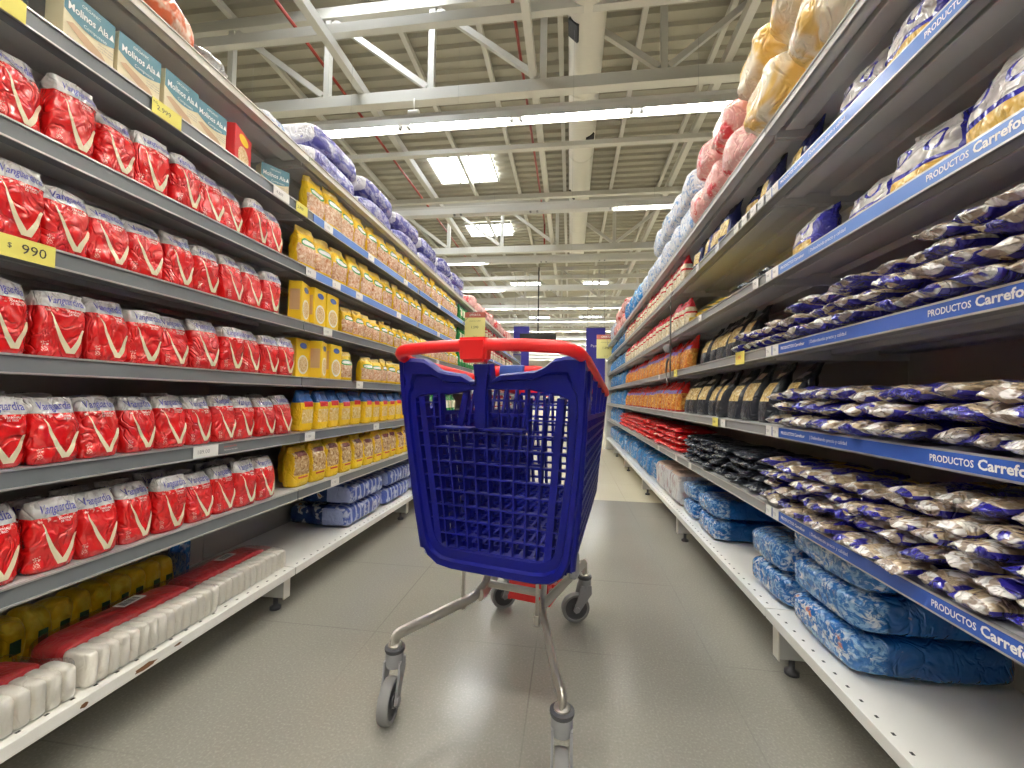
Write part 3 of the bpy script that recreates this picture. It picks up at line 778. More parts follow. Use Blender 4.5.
def make_cart():
    root = put('shopping_cart', None, None, (-.25, 1.07, 0), (0, 0, math.radians(-13)))
    tag(root, 'blue plastic supermarket cart with red handle standing empty in the aisle', 'shopping cart')
    part = lambda nm, mb, mat, par=root, sm=True, ang=.6: put(nm, mb.mesh(nm, mat, sm, ang), par)
    BK = lambda x, z, o=0: Vector((x, .14 - (z - .395) * .107 - o, z - o * .107))          # rear panel plane, o = out towards the pusher
    # ---- rear panel: moulded rim ring
    def resample(poly, n):
        poly = [Vector(p) for p in poly]; seg = [(poly[(i + 1) % len(poly)] - p).length for i, p in enumerate(poly)]; tot = sum(seg); out = []
        for k in range(n):
            s = tot * k / n; i = 0
            while s > seg[i]: s -= seg[i]; i += 1
            out.append(poly[i].lerp(poly[(i + 1) % len(poly)], s / seg[i] if seg[i] else 0))
        return out
    top = [(.273, 1.008), (.235, 1.008), (.200, 1.002), (.175, .984), (.15, .972), (.09, .966), (.045, .962), (.020, .945), (.012, .945),
           (.016, .990), (-.034, .990), (-.030, .945), (-.048, .945), (-.075, .962), (-.115, .967), (-.150, .974), (-.172, .990), (-.198, 1.006), (-.235, 1.010), (-.273, 1.010)]
    left = [(-.270, .965), (-.262, .945), (-.266, .92), (-.272, .895), (-.268, .80), (-.252, .66), (-.236, .52), (-.226, .455), (-.208, .416), (-.176, .392), (-.13, .385)]
    right = [(.13, .385), (.178, .392), (.212, .416), (.230, .455), (.242, .52), (.258, .66), (.274, .80), (.280, .895), (.276, .92), (.270, .945), (.274, .965)]
    outer = top + left + right
    inn = [(.232, .895), (.205, .905), (.105, .922), (.0, .925), (-.105, .905), (-.206, .900), (-.230, .890), (-.228, .84), (-.214, .70), (-.192, .53), (-.180, .475), (-.160, .452), (-.12, .447), (.12, .447), (.168, .452), (.188, .475), (.198, .53), (.222, .70), (.232, .84)]
    def at(poly, ang, c=(0, .70)):
        """where the ray from the panel centre at this angle leaves the outline (outermost hit)"""
        d = Vector((math.cos(ang), math.sin(ang))); best = 0; c = Vector(c)
        for i in range(len(poly)):
            a, b = Vector(poly[i]) - c, Vector(poly[(i + 1) % len(poly)]) - c; e = b - a
            den = d.x * e.y - d.y * e.x
            if abs(den) < 1e-9: continue
            t = (a.x * e.y - a.y * e.x) / den; s = (a.x * d.y - a.y * d.x) / den
            if t > 0 and -1e-6 <= s <= 1 + 1e-6: best = max(best, t)
        return c + d * best
    angs = sorted([math.atan2(p[1] - .70, p[0]) for p in outer] + [2 * PI * k / 72 - PI for k in range(72)])
    angs = [a for i, a in enumerate(angs) if i == 0 or a - angs[i - 1] > .004]
    O2 = [at(outer, a) for a in angs]; I2 = [at(inn, a) for a in angs]; n = len(angs)
    m = MB(); vs = []
    for o_, i_ in zip(O2, I2):
        mid = o_.lerp(i_, .42)
        vs += [BK(*o_, -.022), BK(*o_, .004), BK(*o_.lerp(i_, .10), .012), BK(*mid, .012), BK(*o_.lerp(i_, .5), .002), BK(*i_.lerp(o_, .06), .002), BK(*i_, -.004), BK(*i_, -.024)]
    q = 8; fs = []
    for i in range(n):
        j = (i + 1) % n
        for k in range(q): k2 = (k + 1) % q; fs.append((i * q + k, i * q + k2, j * q + k2, j * q + k))
    m.add(vs, fs); back = part('back_panel', m, CARTBLUE, ang=.5)
    # rear grille
    m = MB(); mw = lambda z: .240 - (.90 - z) * .10
    def gbar(x0, z0, x1, z1, w, dp, off=.0):
        m.bar(BK(x0, z0, -dp / 2 + off), BK(x1, z1, -dp / 2 + off), w, dp, (0, 1, 0))
    zs = [.447 + .0432 * k for k in range(12)]
    for z in zs:
        w = mw(z)
        if z > .80 and z < .93:
            for a, b in ((-w, -.147), (.114, w)): gbar(a, z, b, z, .0045, .020)
        elif z < .93: gbar(-w, z, w, z, .0045, .020)
    for k in range(-5, 7):
        f = k / 5.6
        zt = .895
        xb, xt = f * mw(.447) - .003, f * mw(zt) - .003
        for (za, zb) in ((.447, zt),):
            fx = lambda z: xb + (xt - xb) * (z - .447) / (zt - .447)
            if -.155 < fx(.85) < .118: zb = .812
            gbar(fx(za), za, fx(zb), zb, .0052, .024)
    for sx in (-1, 1): gbar(sx * .168, .447, sx * .213, .897, .020, .026)
    part('grille', m, CARTBLUE, back, False)
    # two openings with ledges for a child's legs, and the centre post
    for x0, x1, nm in ((-.150, -.034, 0), (.002, .118, 1)):
        m = MB()
        for a, b in (((x0, .813), (x0, .922)), ((x1, .813), (x1, .922)), ((x0, .922), (x1, .922))): m.bar(BK(*a, -.010), BK(*b, -.010), .007, .026, (0, 1, 0))
        m.box((x0, .055, .806), (x1, .115, .813), 0, .003)
        if nm:
            for k in (1, 2, 3): m.bar(BK(x0 + (x1 - x0) * k / 4, .815, -.012), BK(x0 + (x1 - x0) * k / 4, .92, -.012), .0035, .012, (0, 1, 0))
            for k in (1, 2): m.bar(BK(x0, .815 + .036 * k, -.012), BK(x1, .815 + .036 * k, -.012), .0035, .012, (0, 1, 0))
        else:
            m.bar(BK(-.094, .813, -.014), BK(-.066, .92, -.014), .020, .008, (0, 1, 0))
        part('leg_opening_frame', m, CARTBLUE, back, True)
    m = MB(); pr = [(-.030, .812), (-.028, .90), (-.022, .945), (-.034, .990), (.016, .990), (.006, .945), (.002, .90), (.000, .812)]
    A = [BK(x, z, .014) for x, z in pr]; B = [BK(x, z, -.02) for x, z in pr]; k = len(pr)
    m.add(A + B, [tuple(range(k)), tuple(range(k, 2 * k))[::-1]] + [(i, k + i, k + (i + 1) % k, (i + 1) % k) for i in range(k)])
    part('centre_post', m, CARTBLUE, back, False)
    # ---- sides, front, floor: bilinear nets of deep ribs
    def net(name, c00, c10, c11, c01, nu, nv, nrm, w=.005, dp=.018, rim=.012, skip=None, solid=None):
        c = [Vector(p) for p in (c00, c10, c11, c01)]; nrm = Vector(nrm)
        S = lambda u, v: c[0].lerp(c[1], u).lerp(c[3].lerp(c[2], u), v)
        m = MB()
        for i in range(nu + 1):
            u = i / nu
            for j in range(6):
                if skip and skip(u, (j + .5) / 6): continue
                m.bar(S(u, j / 6), S(u, (j + 1) / 6 + .004), rim if i in (0, nu) else w, dp, nrm)
        for j in range(nv + 1):
            v = j / nv
            for i in range(8):
                if skip and skip((i + .5) / 8, v): continue
                m.bar(S(i / 8, v), S((i + 1) / 8 + .003, v), rim if j in (0, nv) else w, dp, nrm)
        return part(name, m, CARTBLUE, root, False), S
    for sx in (-1, 1):
        p0, p1, p2, p3 = (sx * .224, .150, .432), (sx * .160, .930, .490), (sx * .192, .930, .835), (sx * .264, .092, .845)
        sd, S = net('side_panel', p0, p1, p2, p3, 20, 11, (sx, .09, -.06), .009, .020, .014)
        # closed web with an oval cut-out above the net, carrying the red rim
        T = lambda u, v: Vector(p3).lerp(Vector(p2), u).lerp(Vector((sx * .272, .080, 1.000)).lerp(Vector((sx * .205, .930, .918)), u), v)
        for u0 in (0, .22, .42, .62, .82, 1):
            m = MB(); m.bar(T(u0, -.02), T(u0, 1), .030 if u0 in (0, 1) else .020, .014, (sx, .09, 0)); part('rim_post', m, CARTBLUE, sd, False)
        m = MB(); N = 28
        ring = [(.10 + .075 * math.cos(2 * PI * i / N), .50 + .44 * math.sin(2 * PI * i / N)) for i in range(N)]
        edge = [(.10 + .10 * max(-1, min(1, 1.5 * math.cos(2 * PI * i / N))), .50 + .52 * max(-1, min(1, 1.5 * math.sin(2 * PI * i / N)))) for i in range(N)]
        vs = []
        for o_, i_ in zip(edge, ring): 
            for off in (-.007, .007): vs += [T(*o_) + Vector((off, 0, 0)), T(*i_) + Vector((off, 0, 0))]
        fs = []
        for i in range(N):
            j = (i + 1) % N; a, b = i * 4, j * 4
            fs += [(a, a + 1, b + 1, b), (a + 2, b + 2, b + 3, a + 3), (a + 1, a + 3, b + 3, b + 1), (a, b, b + 2, a + 2)]
        m.add(vs, fs); part('oval_cut_out', m, CARTBLUE, sd, False)
        m = MB(); m.tube([(sx * .232, .150, .435), (sx * .250, .128, .60), (sx * .268, .100, .84), (sx * .268, .085, .97)], [.012, .013, .014, .013], 8); part('corner_rib', m, CARTBLUE, sd)
    net('front_panel', (-.160, .930, .490), (.160, .930, .490), (.205, .930, .915), (-.205, .930, .915), 10, 12, (0, 1, 0), .009, .022, .014)
    net('basket_floor', (-.212, .150, .425), (.212, .150, .425), (.160, .930, .488), (-.160, .930, .488), 12, 20, (0, .09, 1), .010, .016, .014)
    # ---- red rim
    for sx in (-1, 1):
        m = MB(); m.tube(fillet([(sx * .268, .080, 1.004), (sx * .272, .12, 1.000), (sx * .240, .50, .968), (sx * .208, .925, .926)], .06, 6), .015, 10, 0, .85, 1.25)
        part('side_rim', m, CARTRED)
    m = MB(); m.tube(fillet([(-.208, .925, .926), (-.20, .955, .926), (.20, .955, .926), (.208, .925, .926)], .03, 5), .015, 10, 0, .9, 1.2); part('front_rim', m, CARTRED)
    # ---- handle
    pts = [(-.262, .085, 1.006), (-.262, .045, 1.018), (-.235, .016, 1.026), (-.14, .004, 1.032), (0, .0, 1.035), (.14, .004, 1.031), (.235, .016, 1.024), (.266, .045, 1.014), (.270, .085, 1.004)]
    m = MB(); m.tube(fillet(pts, .05, 4), .0165, 14, 0, 1, 1.0); hb = part('handle_bar', m, CARTRED)
    m = MB(); bm = bmesh.new(); bmesh.ops.create_cube(bm, size=1)
    for v in bm.verts:
        x, y, z = v.co; v.co = (x * (.088 if z > 0 else .074), y * .042 + (.010 if z < 0 else 0), 1.021 + z * .064)
    bmesh.ops.bevel(bm, geom=bm.edges[:], offset=.008, segments=3, affect='EDGES'); m.bm(bm); part('coin_lock_block', m, CARTRED, hb)
    # ---- child seat flap folded against the rear panel
    cs = MB()
    for k in range(8): x = -.13 + .26 * k / 7; cs.bar((x, .20, .70), (x, .285, .935), .007, .012, (0, 1, 0))
    for k in range(6): z = .70 + .047 * k; y = .20 + (z - .70) * .362; cs.bar((-.13, y, z), (.13, y, z), .007, .012, (0, 1, 0))
    cs = part('child_seat', cs, CARTBLUE, root, False)
    m = MB(); m.tube(fillet([(-.142, .285, .925), (-.125, .29, .966), (-.09, .292, .984), (.09, .292, .984), (.125, .29, .966), (.142, .285, .925)], .04, 5), .0155, 10, 0, .8, 1.15); part('seat_bar', m, CARTRED, cs)
    m = MB(); m.box((-.042, .270, .966), (.042, .313, 1.002), 0, .006); part('seat_badge', m, BADGE, cs)
    # ---- legs of flat oval tube
    for sx in (-1, 1):
        rx, ry = (-.250, .040) if sx < 0 else (.252, -.016)
        rear = fillet([(rx, ry, .180), (rx, ry + .003, .214), (rx - sx * .028, ry + .05, .221), (sx * .112, .285, .246), (sx * .10, .345, .275), (sx * .098, .36, .425)], .05, 7)
        m = MB(); m.tube(rear, .0138, 12, 0, .70, 1.25); part('rear_leg', m, CARTMETAL)
        fr = fillet([(sx * .157, .735, .186), (sx * .157, .735, .236), (sx * .150, .66, .238), (sx * .104, .34, .236), (sx * .100, .29, .246)], .045, 7)
        m = MB(); m.tube(fr, .0145, 12, 0, .72, 1.25); part('front_leg', m, CARTMETAL)
        x = -.142 if sx < 0 else .108; m = MB(); m.tube([(x, .245, .412), (x, .245, .225)], .0055, 8); m.box((x - .009, .235, .215), (x + .009, .255, .245), 0, .003); part('hanging_rod', m, CARTMETAL)
        m = MB(); m.box((sx * .232 - .013, .165, .400), (sx * .232 + .013, .205, .470), 0, .009); part('corner_bumper', m, GREYPL)
    m = MB(); m.tube([(-.10, .35, .262), (.10, .35, .262)], .012, 10); part('cross_tube', m, CARTMETAL)
    # ---- red tray under the middle of the chassis
    m = MB(); m.box((-.062, .45, .175), (.085, .462, .262), 0, .003)
    for k in range(9): x = -.055 + .017 * k; m.bar((x, .46, .178), (x + .012, .66, .178), .005, .010)
    for y in (.53, .60, .66): m.bar((-.060, y, .178), (.095, y, .178), .007, .012)
    m.bar((.085, .455, .178), (.098, .665, .178), .010, .016); m.bar((-.062, .455, .178), (-.05, .665, .178), .010, .016)
    part('bottom_tray', m, CARTRED, root, False)
    # ---- casters
    def caster(x, y, yaw, zt=.184):
        c = put('caster', None, root, (x, y, 0), (0, 0, yaw))
        r, tr = .0575, .036                                   # wheel trails along local -y
        m = MB(); m.lathe([(r - .014, -.012), (r - .013, -.014), (r - .004, -.015), (r - .0007, -.009), (r - .0003, 0), (r - .0007, .009), (r - .004, .015), (r - .013, .014), (r - .014, .012)], 0, 36, (0, -tr, r), 0, False); part('tyre', m, RUBBER, c)
        m = MB(); m.lathe([(.010, -.0165), (.016, -.016), (.018, -.011), (r - .020, -.010), (r - .012, -.0135), (r - .012, .0135), (r - .020, .010), (.018, .011), (.016, .016), (.010, .0165)], 0, 30, (0, -tr, r)); part('hub', m, DARKPL, c)
        m = MB()
        for sx in (-1, 1):
            out = [(-.022, .150), (.022, .150), (.024, .118), (.004, .090), (-tr + .010, r - .010), (-tr - .004, r - .015), (-tr - .014, r - .004), (-.030, .108)]
            if sx < 0: out = out[::-1]
            xa, xb = sx * .0185, sx * .0245; k = len(out)
            A = [(xa, a, b) for a, b in out]; B = [(xb, a, b) for a, b in out]
            m.add(A + B, [tuple(range(k)), tuple(range(k, 2 * k))[::-1]] + [(i, k + i, k + (i + 1) % k, (i + 1) % k) for i in range(k)])
            m.lathe([(.011, sx * .0245), (.011, sx * .029)], 0, 12, (0, -tr, r))
        m.lathe([(.024, .132), (.0255, .140), (.0255, zt - .010), (.024, zt - .004)], 2, 22); part('fork', m, GREYPL, c)
        m = MB(); m.lathe([(.0265, zt - .012), (.0285, zt - .008), (.0285, zt - .001), (.020, zt + .001)], 2, 22); part('collar_ring', m, DARKPL, c)
        m = MB(); m.lathe([(.0195, zt - .004), (.0195, zt + .005), (.013, zt + .009)], 2, 18); part('stem_cap', m, CARTMETAL, c)
    caster(-.250, .040, math.radians(16)); caster(.252, -.016, math.radians(14))
    caster(-.157, .735, math.radians(-48)); caster(.157, .735, math.radians(-62))
    return root
# ------------------------------------------------------------------ building
def building():
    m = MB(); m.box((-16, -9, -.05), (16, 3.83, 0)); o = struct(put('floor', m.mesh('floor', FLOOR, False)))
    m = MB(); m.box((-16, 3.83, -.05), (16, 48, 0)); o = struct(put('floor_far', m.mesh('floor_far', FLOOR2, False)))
    # roof of trapezoidal sheet, ribs across the aisle
    m = MB(); ys, zs = [], []; y = -9.
    while y < 48:
        for a, b in ((0, 0), (.14, 0), (.18, .07), (.30, .07), (.34, 0)): ys.append(y + a); zs.append(8.2 + b)
        y += .34
    n = len(ys); m.add([(-16, ys[i], zs[i]) for i in range(n)] + [(16, ys[i], zs[i]) for i in range(n)], [(i, i + 1, n + i + 1, n + i) for i in range(n - 1)])
    struct(put('ceiling', m.mesh('ceiling', ROOF, False)))
    WALL = flat('hall_wall', (.62, .60, .55), .7)
    for nm, a, b in (('wall_left', (-16.2, -9, 0), (-16, 48, 8.3)), ('wall_right', (16, -9, 0), (16.2, 48, 8.3)), ('wall_far', (-16.2, 48, 0), (16.2, 48.2, 8.3)), ('wall_back', (-16.2, -9.2, 0), (16.2, -9, 8.3))):
        m = MB(); m.box(a, b); struct(put(nm, m.mesh(nm, WALL, False)))
    # skylights
    k = 1
    for x, y, w, l in ((-3.45, 12.85, 1.95, 1.6), (-3.55, 17.7, 1.9, 1.3), (-2.9, 26.6, 1.9, 1.2), (-2.9, 31, 1.9, 1.4), (-2.9, 38, 1.9, 1.4), (1.5, 26.8, 1.5, 1.2), (1.6, 31, 1.9, 1.4), (1.7, 38, 1.9, 1.4), (-3.4, 6.0, 1.9, 1.4), (6, 12.8, 1.9, 1.5), (6, 22, 1.9, 1.5), (-8.5, 12.8, 1.9, 1.5)):
        m = MB(); m.box((x - w / 2, y - l / 2, 8.17), (x + w / 2, y + l / 2, 8.19)); o = struct(put(f'window_{k}', m.mesh('skylight', SKY, False)))
        m = MB()
        for i in range(4): xx = x - w / 2 + w * i / 3; m.box((xx - .02, y - l / 2 - .03, 8.10), (xx + .02, y + l / 2 + .03, 8.165))
        for yy in (y - l / 2, y + l / 2): m.box((x - w / 2 - .03, yy - .03, 8.10), (x + w / 2 + .03, yy + .03, 8.195))
        put('window_frame', m.mesh('skyframe', BEAM, False), o); k += 1
    # trusses across the aisle
    for q, ty in enumerate((7.0, 14.8, 22.6, 30.4, 38.2)):
        t = put('roof_truss', None, None, (0, ty, 6.2)); tag(t, f'pale steel roof truss crossing the aisle, {ORD[q]} one beyond the cart', 'roof truss', 'roof trusses')
        m = MB(); m.box((-15.9, -.06, -.11), (15.9, .06, .11), 0, .01); m.box((-15.9, -.09, -.122), (15.9, .09, -.111)); put('bottom_chord', m.mesh('chord', BEAM, False), t)
        m = MB(); m.box((-15.9, -.08, 1.56), (15.9, .08, 1.76)); put('top_chord', m.mesh('chord', BEAM, False), t)
        xs = [1.45 + 1.98 * i for i in range(-6, 6)] if q < 3 else [1.45 + 1.98 * i for i in range(-4, 4)]
        for x in xs:
            m = MB(); m.box((x - .055, -.05, .112), (x + .055, .05, 1.555)); put('vertical', m.mesh('vert', BEAM, False), t)
            s = -1 if x < 1.5 else 1
            if x < 1.5: m = MB(); m.bar((x - .08, 0, .16), (x - 1.88, 0, 1.54), .10, .08, (0, 1, 0)); put('diagonal', m.mesh('diag', BEAM, False), t)
            if x > 1.4: m = MB(); m.bar((x + .08, 0, .16), (x + 1.88, 0, 1.54), .10, .08, (0, 1, 0)); put('diagonal', m.mesh('diag', BEAM, False), t)
    def beam(name, lo, hi, label, cat, group, mat=BEAM):
        m = MB(); m.box(lo, hi); return tag(put(name, m.mesh(name, mat, False)), label, cat, group)
    for i, (y, z, h) in enumerate(((6.13, 6.74, .08), (8.75, 6.22, .05), (11.0, 6.25, .06), (18.6, 6.25, .08), (26.4, 6.25, .08), (34., 6.25, .08))):
        beam('tie_beam', (-15.9, y - .06, z - h), (15.9, y + .06, z + h), f'horizontal steel tie across the hall, {ORD[i]} one away from the cart', 'beam', 'cross ties')
    for i, x in enumerate((-6.98, -3.83, -.70, 2.45, 5.6)):
        beam('long_beam', (x - .06, -4, 6.36), (x + .06, 47.9, 6.52), ('pale steel beam running along the hall over the ' + ('far red-bag shelving', 'red-bag shelving', 'middle of the aisle', 'noodle-bag shelving', 'far noodle-bag shelving')[i]), 'beam', 'lengthwise beams')
    for i in range(-7, 8):
        x = -.28 + 1.55 * i
        beam('purlin', (x - .05, -4, 7.98), (x + .05, 47.9, 8.09), f'thin roof purlin under the sheeting, {ORD[i + 7]} across the hall', 'purlin', 'roof purlins')
    # fluorescent rows
    i = 0
    for y in (-6.0, -3.05, -.1, 2.85, 5.8, 8.76, 12.07, 15.3, 18.5, 21.7, 24.9, 28.1, 31.3, 34.5, 37.7, 40.9, 44.):
        for x0 in [-9.22 + 1.66 * k for k in range(12)]:
            if y > 15 and not -7 < x0 < 6: continue
            if y < 2 and not -7 < x0 < 7: continue
            f = put('hanging_strip_light', None, None, (x0 + .11, y, 4.82)); i += 1
            r = {-6.0: 'row behind', 5.8: 'row just beyond the cart'}.get(y)
            tag(f, f'white fluorescent ceiling fitting, {ORD[round((x0 + 9.22) / 1.66)]} in the {ORD[int(round((y + 6) / 3.1))]} row', 'ceiling light', 'fluorescent fittings')
            if 'fit' not in PROTO:
                m = MB(); L = 1.66
                m.box((-.0, -.035, .125), (L, .035, .20))
                for s in (-1, 1):
                    m.add([(0, s * .035, .14), (L, s * .035, .14), (L, s * .088, .0), (0, s * .088, .0), (0, s * .037, .144), (L, s * .037, .144), (L, s * .091, .0), (0, s * .091, .0)], [(0, 1, 2, 3), (7, 6, 5, 4), (3, 2, 6, 7)])
                PROTO['fit'] = (m.mesh('fitting', WHITE, False),)
                m = MB(); m.tube([(.09, 0, .078), (1.565, 0, .078)], .032, 8); tb = m.mesh('tube', TUBE); PROTO['off'] = m.mesh('tube', OFFTUBE)
                m = MB()
                for xx in (.05, 1.565): m.box((xx, -.03, 0), (xx + .04, .03, .125))
                m.box((.8, -.0012, .20), (.8025, .0012, 1.25)); PROTO['fit'] += (tb, m.mesh('holder', GREYPL, False))
            a, b, c = PROTO['fit']; lit = y < 7 or y > 16.5 or (y < 10 and .3 < x0 < 1.0) or (y > 10 and -4.5 < x0 < -3.5) or (11 < y < 13 and 1 < x0 < 2.5)
            put('reflector', a, f); put('tube', b if lit else PROTO['off'], f); put('tube_holder', c, f)
    # round air duct with outlets
    d = put('air_duct', None, None, (.19, 0, 6.95)); tag(d, 'round galvanised air duct hanging along the hall above the aisle', 'air duct')
    y = -3.
    while y < 17.4:
        y2 = min(y + 2.2, 17.4); m = MB(); m.lathe([(.298, y), (.305, y + .02), (.305, y + .05), (.298, y + .07), (.298, y2 - .01)], 1, 32); put('duct_section', m.mesh('duct', DUCT, True, .5), d); y = y2
    for yy in (6.55, 9.4, 12.0):
        a = math.radians(225 if yy != 9.4 else 305); m = MB(); c = Vector((math.cos(a) * .302, yy, math.sin(a) * .302))
        m.box((-.10, -.16, -.02), (.10, .16, .02)); m.v = [tuple(c + Matrix.Rotation(-(a + PI / 2), 3, 'Y') @ Vector(p)) for p in m.v]
        put('duct_outlet', m.mesh('outlet', BLACK, False), d)
    for i, (x, z, yb) in enumerate(((-1.06, 7.6, 16), (2.75, 7.2, 30), (-4.85, 7.3, 30))):
        m = MB(); m.tube([(x, -3, z), (x, yb, z)], .03, 8)
        if i == 0: m.tube([(x, 16, z), (x, 16, z - .8)], .03, 8)
        tag(put('sprinkler_pipe', m.mesh('pipe', PIPE)), ('thin red sprinkler pipe beside the round duct', 'thin red sprinkler pipe above the noodle-bag shelving', 'thin red sprinkler pipe above the red-bag shelving')[i], 'pipe')
    c = put('security_camera', None, None, (-2.78, 6.9, 5.84)); tag(c, 'small white security camera hanging under the roof truss', 'camera')
    m = MB(); m.lathe([(.045, -.10), (.055, -.09), (.055, .09), (.045, .10)], 0, 18); put('camera_body', m.mesh('cambody', WHITE, True, .5), c)
    m = MB(); m.tube([(0, 0, .05), (0, 0, .26)], .012, 8); put('mount', m.mesh('cammount', WHITE), c)
    m = MB(); m.lathe([(.036, -.104), (.036, -.1005)], 0, 16); put('lens_window', m.mesh('camlens', BLACK, False), c)
    # hanging sign on a pole, banners, far end of the shop
    s = put('hanging_sign', None, None, (-.86, 11, 2.34)); tag(s, 'small black sign board hanging on a thin black pole over the aisle', 'sign')
    m = MB(); m.box((-.48, -.02, 0), (.48, .02, .24), 0, .006); put('board', m.mesh('board', BLACK), s)
    m = MB(); m.tube([(0, 0, .2), (0, 0, 2.0)], .018, 8); put('pole', m.mesh('pole', BLACK), s)
    BAN = flat('blue_banner', (.035, .03, .34), .5)
    for x, y, zz, lab in ((-2.12, 18, 1.0, 'tall blue banner hanging past the end of the red-bag shelving'), (.89, 15.4, .5, 'tall blue banner hanging past the end of the noodle-bag shelving')):
        b = put('banner', None, None, (x, y, zz)); tag(b, lab, 'banner', 'blue banners')
        m = MB(); m.box((-.34, -.012, .6), (.34, .012, 2.95)); put('sheet', m.mesh('banner', BAN, False), b)
        m = MB(); m.tube([(-.34, 0, 2.97), (.34, 0, 2.97)], .02, 8)
        for xx in (-.3, .3): m.tube([(xx, 0, 2.97), (xx, 0, 5.2)], .006, 6)
        put('hanger', m.mesh('hanger', GREYPL), b)
        t = MB(); letter(t, 'Pastas', lambda a, c: (a, -.014, c), 0, 2.25, .10, 0, .4, 0, True)
        if x > 0: put('banner_lettering', t.mesh('bantext', WHITEINK, False), b)
    # yellow price posters
    for x, y, z0, w, lab in ((-1.0, 4.30, 1.50, .218, 'yellow price poster with red header sticking out from the red-bag side'), (.625, 7.66, 1.62, .33, 'yellow price poster with red header sticking out from the noodle-bag side')):
        p = put('price_sign', None, None, (x, y, z0)); tag(p, lab, 'sign', 'yellow price posters'); h = w * 1.30
        m = MB(); m.box((-w / 2, -.003, 0), (w / 2, .003, h * .80)); put('card', m.mesh('card', flat('pale_yellow_card', (.72, .68, .28), .5), False), p)
        m = MB(); m.box((-w / 2, -.004, h * .80), (w / 2, .004, h)); put('header', m.mesh('header', flat('brick_header', (.36, .09, .07), .5), False), p)
        t = MB(); f = lambda a, c: (a, -.0052, c); letter(t, 'OFERTA', f, 0, h * .86, h * .08, 0, w * .8, 0, True); put('header_lettering', t.mesh('ht', WHITEINK, False), p)
        t = MB(); f = lambda a, c: (a, -.0042, c); letter(t, '1.590', f, 0, h * .40, h * .09, 0, w * .6, 0, True); letter(t, 'precio por unidad', f, 0, h * .66, h * .04, 0, w * .7, 0, True); letter(t, '2 x 1', f, 0, h * .08, h * .05, 0, w * .6, 0, True); put('price_lettering', t.mesh('pt', INK, False), p)
        m = MB(); s = 1 if x > 0 else -1; m.tube([(0, 0, h), (0, 0, h + .012), (s * (.118 if x < 0 else .033), 0, (1.688 if x < 0 else 1.86) - z0)], .005, 6); put('clip_arm', m.mesh('clip', GREYPL), p)
    # strip of hooks hanging on the noodle side
    c = put('hanging_clip_strip', None, None, (.640, 2.83, 0)); tag(c, 'black hanging clip strip in front of the orange packs', 'clip strip')
    m = MB(); m.bar((0, 0, 1.02), (0, 0, 1.56), .030, .003, (1, 0, 0)); m.bar((0, 0, 1.56), (.012, 0, 1.60), .03, .003, (1, 0, 0)); put('strap', m.mesh('strap', BLACK, False), c)
    m = MB(); m.tube([(-.012, .0, 1.17), (-.016, .03, 1.14), (-.016, .05, 1.09), (-.014, .03, 1.02), (-.012, .0, 1.0)], .009, 8, 0, .5, 1.6); put('loop', m.mesh('loop', BLACK), c)
    m = MB(); m.lathe([(.004, -.010), (.026, -.007), (.028, 0), (.026, .007), (.004, .010)], 1, 18, (-.012, .02, 1.235)); put('round_clip', m.mesh('roundclip', GREYPL), c)
    # distant end of the shop
    WH = flat('pale_display', (.62, .62, .60), .5); far = 0
    for i, (x, y, w, h, col) in enumerate(((-3.2, 30, 3.4, 1.7, (.60, .60, .60)), (.2, 33, 3.0, 1.5, (.66, .65, .62)), (3.6, 31, 3.2, 1.9, (.55, .56, .60)), (-7.4, 33, 4, 2.2, (.5, .5, .55)), (7.8, 33, 4, 2.2, (.6, .5, .45)))):
        g = put('display_shelf', None, None, (x, y, 0)); tag(g, 'pale display shelving at the far end of the shop, ' + ('beyond the red-bag run', 'straight down the aisle', 'beyond the noodle-bag run', 'well behind the red-bag run', 'well behind the noodle-bag run')[i], 'shelving', 'far display shelving')
        m = MB(); m.box((-w / 2, .2, 0), (w / 2, .5, h)); put('back_panel', m.mesh('dp', flat('far_grey', col, .6), False), g)
        for k in range(5):
            z = .2 + (h - .3) * k / 4; m = MB(); m.box((-w / 2, -.2, z), (w / 2, .2, z + .04)); put('board', m.mesh('db', WHITE, False), g)
            m = MB()
            for q in range(12):
                xx = -w / 2 + .1 + (w - .3) * q / 11; m.box((xx, -.15, z + .04), (xx + R(.12, .2), .15, z + .04 + R(.12, (h - .3) / 4 - .08)), random.choice((0, 1, 2, 3)))
            gd = put('goods', m.mesh('goods', [REDINK, PAPER, BLUELOGO, CREAMBOX], False), g); gd['kind'] = 'stuff'
# ------------------------------------------------------------------ goods on the shelves
def yaw(side): return PI / 2 if side < 0 else -PI / 2
def place(side, key, x, y, z, label, rz=0, sc=(1, 1, 1), rx=0, group=None, cat=None, ry=0):
    """x along the aisle, y back from the shelf front, z up"""
    p = random.choice(PROTO[key]); wx, wy, wz = sideframe(side)(x, y, z)
    return dup(p, label, (wx, wy, wz), (rx, ry, yaw(side) + rz), sc, cat, group)
BW = lambda b: ORD[b - 1] + ' bay'
def row(side, t, key, x0, x1, pitch, y, text, who, jit=.006, rzj=.08, sc=(.94, 1.04), rows=((0, ''),), gap=0.0):
    T = LT if side < 0 else RT; z = T[t] + .0005; n = 0; x = x0 + pitch / 2; k = 0
    while x + pitch / 2 < x1 + 1e-6:
        s = R(*sc)
        if R(0, 1) > gap:
            place(side, key, x + R(-jit, jit), y + R(-.004, .01), z, f'{text}, {ORD[n]} from near end, {who}', R(-rzj, rzj), (s * R(.97, 1.03), 1, R(*sc)))
            n += 1
        x += pitch * R(.985, 1.03); k += 1
TL = ['base deck', 'lowest raised tier', 'second raised tier', 'third raised tier', 'fourth raised tier', 'fifth raised tier', 'sixth raised tier', 'top ledge']

